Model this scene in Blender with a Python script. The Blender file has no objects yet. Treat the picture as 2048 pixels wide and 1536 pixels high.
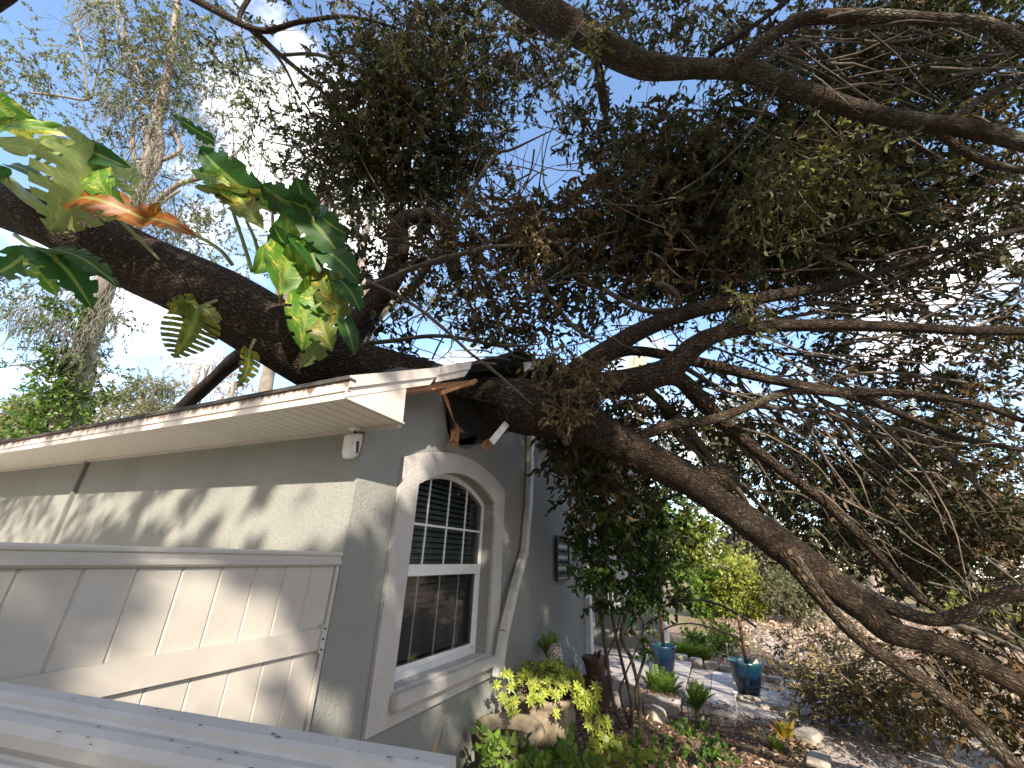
import bpy, bmesh, math, random
import numpy as np
from mathutils import Vector, Matrix
from mathutils.geometry import tessellate_polygon
random.seed(7); rng = np.random.default_rng(11)
sc = bpy.context.scene
PI = math.pi

# ------------------------------------------------------------------ camera
FPX = 810.13; CX, CY = 1024.0, 768.0
def nrm(v): v = np.asarray(v, float); return v/np.linalg.norm(v)
_Y = nrm([1440-CX, 1126-CY, FPX]); _X = -nrm([-780-CX, 1031-CY, FPX]); _Z = nrm(np.cross(_X, _Y))
_X = nrm(np.cross(_Y, _Z))
RW = np.array([_X, _Y, _Z])                       # rows: world axes in camera space (x right, y down, z forward)
CAM = np.array([1.8767, -1.7994, 1.87])
def U(x, y, d):                                   # pixel of the photograph + depth -> point
    return CAM + RW @ (np.array([(x-CX)/FPX, (y-CY)/FPX, 1.0])*d)
def OP(x, y, ax, val):                            # pixel -> point on an axis plane
    r = RW @ np.array([(x-CX)/FPX, (y-CY)/FPX, 1.0]); return CAM + r*((val-CAM[ax])/r[ax])
cd = bpy.data.cameras.new('camera'); cam = bpy.data.objects.new('camera', cd); sc.collection.objects.link(cam)
cd.sensor_fit = 'HORIZONTAL'; cd.sensor_width = 36.0; cd.lens = 36.0*FPX/2048.0; cd.clip_start = 0.02; cd.clip_end = 3000
M = Matrix([[RW[i][0], -RW[i][1], -RW[i][2], CAM[i]] for i in range(3)] + [[0, 0, 0, 1]])
cam.matrix_world = M
sc.camera = cam

# ------------------------------------------------------------------ sun, sky, exposure
SUN = nrm([0.506, -0.709, 0.490])                 # direction towards the sun
sun_el = math.asin(SUN[2]); sun_az = math.atan2(SUN[0], SUN[1])
w = bpy.data.worlds.new('World'); sc.world = w; w.use_nodes = True
nt = w.node_tree; nt.nodes.clear()
def N(t, typ, **kw):
    n = t.nodes.new(typ)
    for k, v in kw.items():
        if hasattr(n, k) and k not in ('inputs',): setattr(n, k, v)
    return n
wo = N(nt, 'ShaderNodeOutputWorld'); sky = N(nt, 'ShaderNodeTexSky'); sky.sky_type = 'NISHITA'
sky.sun_disc = False; sky.sun_elevation = sun_el; sky.sun_rotation = sun_az; sky.air_density = 1.0; sky.dust_density = 0.2; sky.ozone_density = 1.8
b1 = N(nt, 'ShaderNodeBackground'); b1.inputs[1].default_value = 0.15
b2 = N(nt, 'ShaderNodeBackground'); b2.inputs[0].default_value = (1, 0.97, 0.95, 1); b2.inputs[1].default_value = .8
mx = N(nt, 'ShaderNodeMixShader'); L = nt.links
L.new(sky.outputs[0], b1.inputs[0])
tc = N(nt, 'ShaderNodeTexCoord')
mp = N(nt, 'ShaderNodeMapping'); mp.inputs['Scale'].default_value = (1, 1, 1.9); L.new(tc.outputs['Generated'], mp.inputs[0])
nz = N(nt, 'ShaderNodeTexNoise'); nz.inputs['Scale'].default_value = 3.3; nz.inputs['Detail'].default_value = 9; nz.inputs['Roughness'].default_value = 0.62
L.new(mp.outputs[0], nz.inputs[0])
prev = None                                       # cloud banks: each a direction, a size and a strength; those given as vectors are unseen, added to whiten shade
for (px, py, a, s) in ((540, 240, .36, .30), (260, 600, .26, .24), (760, 470, .22, .22), (1820, 620, .26, .22), (150, 880, .3, .08), (1480, 760, .3, .12), (1850, 1150, .4, .12), (1250, 960, .2, .3), (950, 720, .18, .2), (80, 90, .3, -.35), (1130, 280, .32, -.35), (1320, 60, .35, -.3), (790, 660, .1, -.1), (330, 720, .12, -.12), ((.6, -.8, .25), 0, 1.0, .34), ((-.3, -.9, .5), 0, .9, .3), ((.9, .1, .5), 0, .7, .24), ((.1, -.3, 1), 0, .7, .2), ((-1, -.5, .4), 0, .7, .22)):
    d = nrm(U(px, py, 1) - CAM) if not isinstance(px, tuple) else nrm(px)
    dp = N(nt, 'ShaderNodeVectorMath', operation='DISTANCE'); L.new(tc.outputs['Generated'], dp.inputs[0]); dp.inputs[1].default_value = d
    mr = N(nt, 'ShaderNodeMapRange'); mr.interpolation_type = 'SMOOTHSTEP'
    mr.inputs['From Min'].default_value = 0; mr.inputs['From Max'].default_value = a; mr.inputs['To Min'].default_value = s; mr.inputs['To Max'].default_value = 0
    L.new(dp.outputs['Value'], mr.inputs[0])
    if prev is None: prev = mr.outputs[0]
    else:
        ad = N(nt, 'ShaderNodeMath', operation='ADD'); L.new(prev, ad.inputs[0]); L.new(mr.outputs[0], ad.inputs[1]); prev = ad.outputs[0]
ad = N(nt, 'ShaderNodeMath', operation='ADD'); L.new(prev, ad.inputs[0]); L.new(nz.outputs[0], ad.inputs[1])
cr = N(nt, 'ShaderNodeMapRange'); cr.interpolation_type = 'SMOOTHSTEP'; cr.inputs['From Min'].default_value = 0.55; cr.inputs['From Max'].default_value = 0.80
L.new(ad.outputs[0], cr.inputs[0]); L.new(cr.outputs[0], mx.inputs[0]); L.new(b1.outputs[0], mx.inputs[1]); L.new(b2.outputs[0], mx.inputs[2]); L.new(mx.outputs[0], wo.inputs[0])
sd = bpy.data.lights.new('sun', 'SUN'); sd.energy = 3.7; sd.angle = math.radians(0.53); sd.color = (1, 0.88, 0.72)
so = bpy.data.objects.new('sun', sd); sc.collection.objects.link(so); so.rotation_euler = Vector(SUN).to_track_quat('Z', 'Y').to_euler(); so.location = (6, -8, 9)
sc.view_settings.view_transform = 'Standard'; sc.view_settings.look = 'None'; sc.view_settings.gamma = 1
sc.view_settings.exposure = 1.55
sc.cycles.max_bounces = 8; sc.cycles.transparent_max_bounces = 8; sc.cycles.sample_clamp_indirect = 8

# ------------------------------------------------------------------ helpers
def link(o, parent=None):
    sc.collection.objects.link(o)
    if parent is not None: o.parent = parent
    return o
def tag(o, label=None, cat=None, group=None, kind=None):
    for k, v in (('label', label), ('category', cat), ('group', group), ('kind', kind)):
        if v: o[k] = v
    return o
def thing(name, label, cat, group=None, loc=(0, 0, 0)):
    o = bpy.data.objects.new(name, None); o.empty_display_size = 0.1; sc.collection.objects.link(o); o.location = loc
    return tag(o, label, cat, group)
def pobj(name, me, parent=None, label=None):
    o = bpy.data.objects.new(name, me); sc.collection.objects.link(o)
    if parent is not None:
        o.parent = parent
        off = Vector((0, 0, 0)); p = parent
        while p is not None: off += p.location; p = p.parent
        o.location = -off
    if label: o['label'] = label
    return o
def mk(name, V, F, mat, parent=None, smooth=False, uv=None, tint=None, label=None):
    """V (n,3), F either int array (m,k) or list of lists; geometry is in world coordinates."""
    V = np.asarray(V, np.float32); me = bpy.data.meshes.new(name)
    if isinstance(F, np.ndarray):
        m, k = F.shape
        me.vertices.add(len(V)); me.vertices.foreach_set('co', V.ravel())
        me.loops.add(m*k); me.loops.foreach_set('vertex_index', F.astype(np.int32).ravel())
        me.polygons.add(m); me.polygons.foreach_set('loop_start', np.arange(0, m*k, k, dtype=np.int32))
        me.update(calc_edges=True)
    else:
        me.from_pydata([tuple(map(float, v)) for v in V], [], F); me.update()
    if smooth: me.polygons.foreach_set('use_smooth', np.ones(len(me.polygons), bool))
    if uv is not None:
        ul = me.uv_layers.new(name='UVMap'); li = np.zeros(len(me.loops), np.int32); me.loops.foreach_get('vertex_index', li)
        ul.data.foreach_set('uv', np.asarray(uv, np.float32)[li].ravel())
    if tint is not None:
        a = me.attributes.new('tint', 'FLOAT', 'POINT'); a.data.foreach_set('value', np.asarray(tint, np.float32))
    me.materials.append(mat)
    return pobj(name, me, parent, label)
class MB:
    def __init__(s): s.v = []; s.f = []
    def add(s, V, F):
        b = len(s.v); s.v += [tuple(map(float, v)) for v in V]; s.f += [[i+b for i in q] for q in F]; return s
    def box(s, a, b, bev=0.0):
        x0, y0, z0 = a; x1, y1, z1 = b
        return s.add([(x0,y0,z0),(x1,y0,z0),(x1,y1,z0),(x0,y1,z0),(x0,y0,z1),(x1,y0,z1),(x1,y1,z1),(x0,y1,z1)],
                     [(3,2,1,0),(4,5,6,7),(0,1,5,4),(1,2,6,5),(2,3,7,6),(3,0,4,7)])
    def obox(s, p, q, w, h, up=(0, 0, 1)):         # bar from p to q, width w across, height h along up
        p = np.array(p, float); q = np.array(q, float); a = nrm(q-p); sd = nrm(np.cross(a, up)); u = nrm(np.cross(sd, a))
        V = [e + sx*sd*w/2 + sz*u*h/2 for e in (p, q) for (sx, sz) in ((-1,-1),(1,-1),(1,1),(-1,1))]
        return s.add(V, [(0,1,2,3),(7,6,5,4),(0,4,5,1),(1,5,6,2),(2,6,7,3),(3,7,4,0)])
    def prism(s, pts, vec):                        # planar polygon extruded by vec
        n = len(pts); vec = np.array(vec, float)
        tri = tessellate_polygon([[Vector(p) for p in pts]])
        V = [tuple(p) for p in pts] + [tuple(np.array(p)+vec) for p in pts]
        F = [list(t) for t in tri] + [[i+n for i in t][::-1] for t in tri] + [[i, (i+1) % n, (i+1) % n+n, i+n] for i in range(n)]
        return s.add(V, F)
    def prism_holes(s, loops, vec):
        vec = np.array(vec, float); tri = tessellate_polygon([[Vector(p) for p in l] for l in loops])
        al = [p for l in loops for p in l]; n = len(al)
        F = [list(t) for t in tri] + [[i+n for i in t][::-1] for t in tri]; b = 0
        for l in loops:
            k = len(l); F += [[b+i, b+(i+1) % k, b+(i+1) % k+n, b+i+n] for i in range(k)]; b += k
        return s.add([tuple(p) for p in al] + [tuple(np.array(p)+vec) for p in al], F)
    def tube(s, pts, r, sides=8):
        V, F, _ = sweep(np.array(pts, float), np.broadcast_to(np.array(r, float), (len(pts),)), sides); return s.add(V, F.tolist())
    def lathe(s, c, prof, n=32, flut=0, fd=0.0):
        V = []
        for (r, z) in prof:
            for i in range(n):
                a = 2*PI*i/n; rr = r*(1+fd*math.cos(flut*a)) if flut else r
                V.append((c[0]+rr*math.cos(a), c[1]+rr*math.sin(a), c[2]+z))
        F = [[k*n+i, k*n+(i+1) % n, (k+1)*n+(i+1) % n, (k+1)*n+i] for k in range(len(prof)-1) for i in range(n)]
        return s.add(V, F)
    def build(s, name, mat, parent=None, smooth=False, label=None, bevel=0.0):
        o = mk(name, s.v, s.f, mat, parent, False, label=label)
        bm = bmesh.new(); bm.from_mesh(o.data); bmesh.ops.recalc_face_normals(bm, faces=bm.faces[:])
        if bevel:
            bmesh.ops.remove_doubles(bm, verts=bm.verts[:], dist=1e-5)
            bmesh.ops.bevel(bm, geom=[e for e in bm.edges if e.is_manifold and e.calc_face_angle(0) > 0.5], offset=bevel, segments=2, affect='EDGES')
        bm.to_mesh(o.data); bm.free()
        if smooth:
            for p in o.data.polygons: p.use_smooth = True
            if smooth == 'auto': o.data.set_sharp_from_angle(angle=math.radians(40))
        return o
def catmull(P, n):
    P = np.asarray(P, float); out = []
    Q = np.vstack([2*P[0]-P[1], P, 2*P[-1]-P[-2]])
    for i in range(1, len(Q)-2):
        for t in np.linspace(0, 1, n, endpoint=False):
            a, b, c, d = Q[i-1], Q[i], Q[i+1], Q[i+2]
            out.append(.5*((2*b)+(-a+c)*t+(2*a-5*b+4*c-d)*t*t+(-a+3*b-3*c+d)*t**3))
    out.append(P[-1]); return np.array(out)
def sweep(P, R, sides=10, lump=0.0, seed=0, cap=True):
    """tube with parallel-transported frames; returns V, F(quads), uv in metres"""
    n = len(P); T = np.gradient(P, axis=0); T /= np.linalg.norm(T, axis=1)[:, None]+1e-9
    u = nrm(np.cross(T[0], [0.31, 0.2, 0.93])); A = np.linspace(0, 2*PI, sides+1); r_ = np.random.default_rng(seed)
    ph = r_.uniform(0, 6.28, 6); V = []; UV = []; s = 0
    for i in range(n):
        u = nrm(u - T[i]*np.dot(u, T[i])); v = np.cross(T[i], u)
        if i: s += np.linalg.norm(P[i]-P[i-1])
        rr = np.full(sides+1, R[i])
        if lump:
            rr = rr*(1 + lump*(np.sin(2*A+ph[0]+s*2.1)*.5 + np.sin(3*A+ph[1]-s*3.7)*.35 + np.sin(5*A+ph[2]+s*6)*.2) + lump*.6*math.sin(s*4.3+ph[3]))
        V.append(P[i] + rr[:, None]*(np.cos(A)[:, None]*u + np.sin(A)[:, None]*v))
        UV.append(np.stack([A/(2*PI)*max(round(2*PI*R.mean()*4)/4, .25), np.full(sides+1, s)], 1))
    V = np.concatenate(V); UV = np.concatenate(UV); k = sides+1
    i, j = np.meshgrid(np.arange(n-1), np.arange(sides), indexing='ij'); i = i.ravel(); j = j.ravel()
    F = np.stack([i*k+j, i*k+j+1, (i+1)*k+j+1, (i+1)*k+j], 1)
    if cap:
        b = len(V); V = np.vstack([V, P[:1], P[-1:]]); UV = np.vstack([UV, [[0, 0]], [[0, s]]])
        c0 = [[b, j+1, j, b] for j in range(sides)]; c1 = [[b+1, (n-1)*k+j, (n-1)*k+j+1, b+1] for j in range(sides)]
        F = np.vstack([F, [[q[0], q[1], q[2], q[2]] for q in c0], [[q[0], q[1], q[2], q[2]] for q in c1]])
        F = F.tolist(); F = np.array(F)
    return V, F, UV
def fixF(F):                                       # degenerate quads -> tris
    return [list(dict.fromkeys(q)) for q in F.tolist()]
def limb3(name, pts, rad, mat, parent, sides=12, lump=.06, sub=6, seed=0, label=None):
    P = catmull(pts, sub); t = np.linspace(0, len(pts)-1, len(P)); R = np.interp(t, np.arange(len(pts)), rad)
    r_ = np.random.default_rng(seed+5)
    if lump: P = P + np.cumsum(r_.normal(0, 1, P.shape)*np.minimum(R, .03)[:, None]*.09, axis=0)*np.linspace(0, 1, len(P))[:, None]
    V, F, UV = sweep(P, R, sides, lump, seed)
    return mk(name, V, fixF(F), mat, parent, True, uv=UV, label=label), P, R
def px2(pts):                                      # (x, y, depth, width px) -> 3D points, radii
    return [U(x, y, d) for (x, y, d, w_) in pts], [w_*d/FPX/2*(.93 if x < 1150 else .85)/math.sqrt(1+((x-CX)/FPX)**2+((y-CY)/FPX)**2) for (x, y, d, w_) in pts]
# many thin tubes in one mesh: P (N,k,3), R (N,k)
def tubes(P, R, sides=3):
    Nn, k, _ = P.shape; T = np.gradient(P, axis=1); T /= np.linalg.norm(T, axis=2)[..., None]+1e-9
    ref = rng.normal(size=(Nn, 1, 3)); u = np.cross(T, ref); u /= np.linalg.norm(u, axis=2)[..., None]+1e-9; v = np.cross(T, u)
    A = np.arange(sides)*2*PI/sides
    V = P[:, :, None] + R[:, :, None, None]*(np.cos(A)[None, None, :, None]*u[:, :, None] + np.sin(A)[None, None, :, None]*v[:, :, None])
    base = np.arange(Nn)[:, None, None]*k*sides; i = np.arange(k-1)[None, :, None]*sides; j = np.arange(sides)[None, None, :]; j2 = (j+1) % sides
    F = np.stack([base+i+j, base+i+j2, base+i+sides+j2, base+i+sides+j], -1).reshape(-1, 4)
    return V.reshape(-1, 3), F
HEX = np.array([(0, 0, 0), (.28, .46, .10), (.68, .42, .10), (1, 0, -.06), (.68, -.42, .10), (.28, -.46, .10)])
def leaves(B, D, Ln, Wd, tint, hexa=True, nrmv=None):
    """B base (n,3), D direction (n,3), Ln, Wd (n,)"""
    n = len(B); D = D/(np.linalg.norm(D, axis=1)[:, None]+1e-9)
    ref = rng.normal(size=(n, 3)) if nrmv is None else nrmv
    S = np.cross(D, ref); S /= np.linalg.norm(S, axis=1)[:, None]+1e-9; K = np.cross(S, D)
    sh = HEX if hexa else HEX[[0, 1, 3, 5]]*np.array([1, 1, 1]) + np.array([[0, 0, 0], [.2, 0, 0], [0, 0, 0], [.2, 0, 0]])
    V = B[:, None] + D[:, None]*(sh[:, 0][None, :, None]*Ln[:, None, None]) + S[:, None]*(sh[:, 1][None, :, None]*Wd[:, None, None]) + K[:, None]*(sh[:, 2][None, :, None]*Ln[:, None, None]*1.6)
    m = len(sh); F = np.arange(n*m).reshape(n, m)
    return V.reshape(-1, 3), F, np.repeat(tint, m)
def rdir(n): v = rng.normal(size=(n, 3)); return v/np.linalg.norm(v, axis=1)[:, None]
def foliage(parent, clumps, leafmat, twigmat, ll=.075, lw=.028, per=12, tl=.32, hexa=True, droop=.15, name='crown', label=None, tw=.0035, tintf=None, cluster=.35):
    """clumps: (x, y, depth, rx px, ry px, depth radius m, leaves[, tint offset])"""
    St = []; Di = []; Tn = []
    for c in clumps:
        x, y, d, rx, ry, rd, n = c[:7]; off = c[7] if len(c) > 7 else 0
        k = max(2, int(n/per)); q = rdir(k)*(rng.random(k)**(1/2.4))[:, None]
        cl = rdir(max(3, k//14))*.8*(rng.random(max(3, k//14))**.5)[:, None]                # sub-tufts make light and dark clumps
        pick = cl[rng.integers(0, len(cl), k)]; q = np.where(rng.random((k, 1)) < cluster, pick + rng.normal(0, .16, (k, 3)), q)
        dd = d + q[:, 2]*rd
        p = np.stack([(x-CX+q[:, 0]*rx)/FPX*d, (y-CY+q[:, 1]*ry)/FPX*d, dd], 1) @ RW.T + CAM
        St.append(p); Di.append((np.stack([q[:, 0], q[:, 1], q[:, 2]], 1) @ RW.T)*.6 + rdir(k)*.8 - np.array([0, 0, droop])); Tn.append(np.full(k, off))
    S = np.vstack(St); D = np.vstack(Di); Tn = np.concatenate(Tn); D /= np.linalg.norm(D, axis=1)[:, None]; K = len(S)
    Lt = tl*rng.uniform(.6, 1.35, K); bend = rdir(K)*.25 - np.array([0, 0, droop*.8])
    def at(t): return S + D*(Lt*t)[:, None] + bend*(Lt*t*t)[:, None]
    P = np.stack([at(t) for t in (-.25, .3, .7, 1.0)], 1); R = np.broadcast_to(np.array([tw*1.6, tw*1.2, tw*.8, tw*.4]), (K, 4))
    tv, tf = tubes(P, R)
    tag(mk('twigs', tv, tf, twigmat, parent, True), kind='stuff' if K > 60 else None)
    B = []; Dd = []; Ti = []; tb = rng.normal(0, .16, K) + Tn
    for j in range(per):
        t = .2 + .8*(j+rng.random(K)*.5)/per; B.append(at(t)); dj = D + bend*(2*t)[:, None] + rdir(K)*1.05; Dd.append(dj); Ti.append(tb + rng.normal(0, .13, K))
    B = np.vstack(B); Dd = np.vstack(Dd); Ti = np.concatenate(Ti); n = len(B)
    V, F, tt = leaves(B, Dd, ll*rng.uniform(.6, 1.25, n), lw*rng.uniform(.7, 1.2, n), np.clip(Ti+.5, 0, 1), hexa)
    return mk(name, V, F, leafmat, parent, False, tint=tt, label=label)

# ------------------------------------------------------------------ materials
def newmat(name):
    m = bpy.data.materials.new(name); m.use_nodes = True; t = m.node_tree; t.nodes.clear()
    o = t.nodes.new('ShaderNodeOutputMaterial'); p = t.nodes.new('ShaderNodeBsdfPrincipled'); t.links.new(p.outputs[0], o.inputs[0]); return m, t, p, o
def ramp(t, stops, fac):
    r = t.nodes.new('ShaderNodeValToRGB'); e = r.color_ramp.elements
    while len(e) < len(stops): e.new(.5)
    for q, (pos, col) in zip(e, stops): q.position = pos; q.color = (*col, 1)
    t.links.new(fac, r.inputs[0]); return r.outputs[0]
def noise(t, scale, detail=6, rough=.6, co='Object', stretch=None, dist=0):
    c = t.nodes.new('ShaderNodeTexCoord'); n = t.nodes.new('ShaderNodeTexNoise'); n.inputs['Scale'].default_value = scale; n.inputs['Detail'].default_value = detail; n.inputs['Roughness'].default_value = rough; n.inputs['Distortion'].default_value = dist
    if stretch:
        m = t.nodes.new('ShaderNodeMapping'); m.inputs['Scale'].default_value = stretch; t.links.new(c.outputs[co], m.inputs[0]); t.links.new(m.outputs[0], n.inputs[0])
    else: t.links.new(c.outputs[co], n.inputs[0])
    return n.outputs[0]
def bump(t, p, h, strength=.5, dist=.01):
    b = t.nodes.new('ShaderNodeBump'); b.inputs['Strength'].default_value = strength; b.inputs['Distance'].default_value = dist
    t.links.new(h, b.inputs['Height']); t.links.new(b.outputs[0], p.inputs['Normal']); return b
def simple(name, a, b=None, scale=6, rough=.6, bs=0, bsc=60, stretch=None, metal=0, spec=.5, detail=6, lo=.35, hi=.65, bd=.004):
    m, t, p, o = newmat(name); b = b or a
    t.links.new(ramp(t, [(lo, a), (hi, b)], noise(t, scale, detail, .62, stretch=stretch)), p.inputs['Base Color'])
    p.inputs['Roughness'].default_value = rough; p.inputs['Metallic'].default_value = metal; p.inputs['Specular IOR Level'].default_value = spec
    if bs: bump(t, p, noise(t, bsc, 5, .6, stretch=stretch), bs, bd)
    return m
def mixc(t, fac, a, b, typ='MIX'):
    m = t.nodes.new('ShaderNodeMix'); m.data_type = 'RGBA'; m.blend_type = typ
    if isinstance(fac, (int, float)): m.inputs[0].default_value = fac
    else: t.links.new(fac, m.inputs[0])
    for s, v in ((6, a), (7, b)):
        if isinstance(v, tuple): m.inputs[s].default_value = (*v, 1)
        else: t.links.new(v, m.inputs[s])
    return m.outputs[2]
def maprange(t, v, a, b, c=0, d=1):
    m = t.nodes.new('ShaderNodeMapRange'); t.links.new(v, m.inputs[0]); m.inputs[1].default_value = a; m.inputs[2].default_value = b; m.inputs[3].default_value = c; m.inputs[4].default_value = d; return m.outputs[0]
def leafmat(name, stops, trans=.3, rough=.45, spec=.4):
    m, t, p, o = newmat(name); a = t.nodes.new('ShaderNodeAttribute'); a.attribute_name = 'tint'
    col = ramp(t, stops, a.outputs['Fac']); t.links.new(col, p.inputs['Base Color']); p.inputs['Roughness'].default_value = rough; p.inputs['Specular IOR Level'].default_value = spec
    tr = t.nodes.new('ShaderNodeBsdfTranslucent'); mm = t.nodes.new('ShaderNodeMixShader'); mm.inputs[0].default_value = trans
    hs = t.nodes.new('ShaderNodeHueSaturation'); hs.inputs['Value'].default_value = 1.6; hs.inputs['Saturation'].default_value = 1.1; t.links.new(col, hs.inputs['Color'])
    t.links.new(hs.outputs[0], tr.inputs[0]); t.links.new(p.outputs[0], mm.inputs[1]); t.links.new(tr.outputs[0], mm.inputs[2]); t.links.new(mm.outputs[0], o.inputs[0]); return m
def barkmat(name, dark, mid, lichen, lam=.5, sc_=26, bs=1.0, bd=.03):
    m, t, p, o = newmat(name); c = t.nodes.new('ShaderNodeTexCoord'); mpn = t.nodes.new('ShaderNodeMapping'); mpn.inputs['Scale'].default_value = (1.25, .42, 1)
    ns = t.nodes.new('ShaderNodeTexNoise'); ns.inputs['Scale'].default_value = 9; ns.inputs['Detail'].default_value = 3; t.links.new(c.outputs['UV'], ns.inputs[0])
    va = t.nodes.new('ShaderNodeVectorMath'); va.operation = 'MULTIPLY_ADD'; t.links.new(ns.outputs['Color'], va.inputs[0]); va.inputs[1].default_value = (.05, .09, 0); t.links.new(c.outputs['UV'], va.inputs[2])
    t.links.new(va.outputs[0], mpn.inputs[0])
    vo = t.nodes.new('ShaderNodeTexVoronoi'); vo.feature = 'DISTANCE_TO_EDGE'; vo.inputs['Scale'].default_value = sc_; t.links.new(mpn.outputs[0], vo.inputs[0])
    e = maprange(t, vo.outputs['Distance'], 0.0, .28); n1 = noise(t, 22, 8, .7); n2 = noise(t, 3.2, 6, .65)
    h = t.nodes.new('ShaderNodeMath'); h.operation = 'MULTIPLY_ADD'; t.links.new(n1, h.inputs[0]); h.inputs[1].default_value = .55; t.links.new(e, h.inputs[2])
    base = mixc(t, e, dark, ramp(t, [(.3, dark), (.5, mid), (.75, tuple(x*1.35 for x in mid))], n1))
    lf = maprange(t, n2, .60-lam*.12, .72-lam*.1); lm = t.nodes.new('ShaderNodeMath'); lm.operation = 'MULTIPLY'; t.links.new(lf, lm.inputs[0]); t.links.new(e, lm.inputs[1]); lm2 = t.nodes.new('ShaderNodeMath'); lm2.operation = 'MULTIPLY'; t.links.new(lm.outputs[0], lm2.inputs[0]); lm2.inputs[1].default_value = min(1, lam*1.3)
    t.links.new(mixc(t, lm2.outputs[0], base, lichen), p.inputs['Base Color']); p.inputs['Roughness'].default_value = .9; p.inputs['Specular IOR Level'].default_value = .2
    bump(t, p, h.outputs[0], bs, bd); return m
BARK = barkmat('oak bark', (.022, .016, .012), (.095, .066, .045), (.16, .165, .13), .35, 46, 1.0, .03)
BARKR = barkmat('oak bark lichen', (.024, .018, .012), (.105, .072, .048), (.18, .19, .145), .75, 44, .9, .02)
BARKG = simple('grey branch bark', (.05, .042, .033), (.115, .098, .078), 22, .9, .9, 60, spec=.2)
BARKP = simple('pale far bark', (.20, .17, .15), (.38, .33, .29), 3, .9, .6, 20, spec=.2)
TWIG = simple('twig bark', (.075, .058, .044), (.15, .12, .095), 6, .9, spec=.2)
LEAF_OAK = leafmat('oak leaves', [(0, (.10, .06, .028)), (.24, (.105, .075, .036)), (.38, (.045, .045, .02)), (.6, (.036, .046, .018)), (.85, (.085, .09, .034)), (1, (.12, .13, .03))], .2, .55, .22)
LEAF_BRN = leafmat('wilted oak leaves', [(0, (.10, .05, .022)), (.35, (.15, .095, .045)), (.6, (.11, .095, .04)), (.85, (.20, .17, .06)), (1, (.34, .27, .11))], .25)
LEAF_FAR = leafmat('far leaves', [(0, (.10, .085, .05)), (.5, (.12, .135, .065)), (1, (.20, .22, .10))], .35)  # paled greens put distance haze into the leaf colour
LEAF_YG = leafmat('bright leaves', [(0, (.10, .14, .02)), (.5, (.19, .25, .045)), (1, (.36, .37, .085))], .4)
LEAF_GRN = leafmat('green leaves', [(0, (.022, .045, .012)), (.5, (.055, .11, .025)), (1, (.16, .26, .04))], .35)
LEAF_SUC = leafmat('succulent leaves', [(0, (.12, .09, .03)), (.35, (.13, .19, .03)), (.7, (.30, .36, .06)), (1, (.55, .50, .12))], .25, .4)
LEAF_RED = leafmat('red leaves', [(0, (.07, .02, .015)), (.5, (.14, .04, .025)), (1, (.22, .10, .05))], .35)
LEAF_ORG = leafmat('bromeliad leaves', [(0, (.30, .10, .02)), (.5, (.42, .28, .04)), (1, (.22, .30, .05))], .35)
LITTER = leafmat('dead leaf litter', [(0, (.07, .04, .025)), (.4, (.18, .11, .065)), (.75, (.34, .24, .16)), (1, (.50, .42, .34))], .1, .8)
MOSS = simple('spanish moss', (.13, .135, .115), (.22, .225, .19), 8, 1, spec=.1)
DRIED = leafmat('dry pale leaves', [(0, (.25, .17, .12)), (.5, (.35, .26, .20)), (1, (.5, .40, .33))], .35)

def stucco(name, a, b):
    m, t, p, o = newmat(name)
    n1 = noise(t, .9, 8, .65); n2 = noise(t, 75, 4, .55, dist=.4); n3 = noise(t, 30, 3, .5)
    grime = noise(t, 2.0, 7, .7, stretch=(1, 1, .25))
    col = mixc(t, maprange(t, grime, .5, .8, 0, .35), ramp(t, [(.3, a), (.7, b)], n1), tuple(x*.72 for x in a))
    t.links.new(mixc(t, maprange(t, n2, .35, .6, .25, 0), col, tuple(x*.7 for x in a)), p.inputs['Base Color'])
    p.inputs['Roughness'].default_value = .88; p.inputs['Specular IOR Level'].default_value = .25
    h = t.nodes.new('ShaderNodeMath'); h.operation = 'ADD'; t.links.new(n2, h.inputs[0]); t.links.new(n3, h.inputs[1]); bump(t, p, h.outputs[0], .7, .007); return m
STUC = stucco('grey green stucco', (.235, .242, .228), (.30, .305, .285))
TRIM = stucco('off white stucco trim', (.44, .42, .405), (.53, .51, .495))
VINYL = simple('white vinyl', (.41, .385, .35), (.49, .46, .42), 2.5, .42, .15, 30, spec=.4)
WPAINT = simple('white frame paint', (.66, .66, .66), (.76, .76, .77), 5, .4)
SHEET = simple('white painted sheet metal', (.60, .52, .47), (.70, .65, .61), 3, .35, .25, 9, spec=.5, bd=.01)
SPOUT = simple('dented white downspout metal', (.50, .48, .46), (.62, .60, .58), 6, .4, .35, 12, spec=.5, bd=.01)
WOOD = simple('splintered raw wood', (.30, .13, .055), (.52, .27, .13), 7, .8, .8, 40, stretch=(1, 8, 8))
PLY = simple('old roof boards', (.10, .06, .04), (.22, .13, .08), 7, .9, .6, 30, stretch=(6, 1, 6))
SHING = simple('dark shingles', (.03, .028, .027), (.07, .065, .06), 30, .95, .8, 80)
DARK = simple('dark metal', (.02, .018, .016), (.05, .04, .035), 20, .45, metal=.6)
RUST = simple('brown garden pole', (.10, .045, .03), (.16, .08, .05), 20, .6)
BLIND = simple('blind slat', (.16, .18, .19), (.21, .23, .24), 2, .6)
INTER = simple('dark room', (.03, .03, .03), (.04, .04, .04), 2, .9)  # near-black colour puts the unlit room's darkness into its surfaces
PAVE = simple('grey paver', (.30, .28, .28), (.44, .41, .42), 8, .9, .5, 60)
STONE = simple('rough limestone', (.22, .20, .17), (.42, .38, .33), 7, .95, .9, 25, bd=.02)
CONC = simple('weathered urn concrete', (.13, .11, .07), (.30, .25, .18), 9, .95, .7, 60)
SOIL = simple('dark soil', (.035, .025, .018), (.08, .055, .04), 20, 1, .8, 50)
TERRA = simple('terracotta', (.06, .032, .024), (.10, .055, .038), 9, .85, .4, 50)
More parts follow.
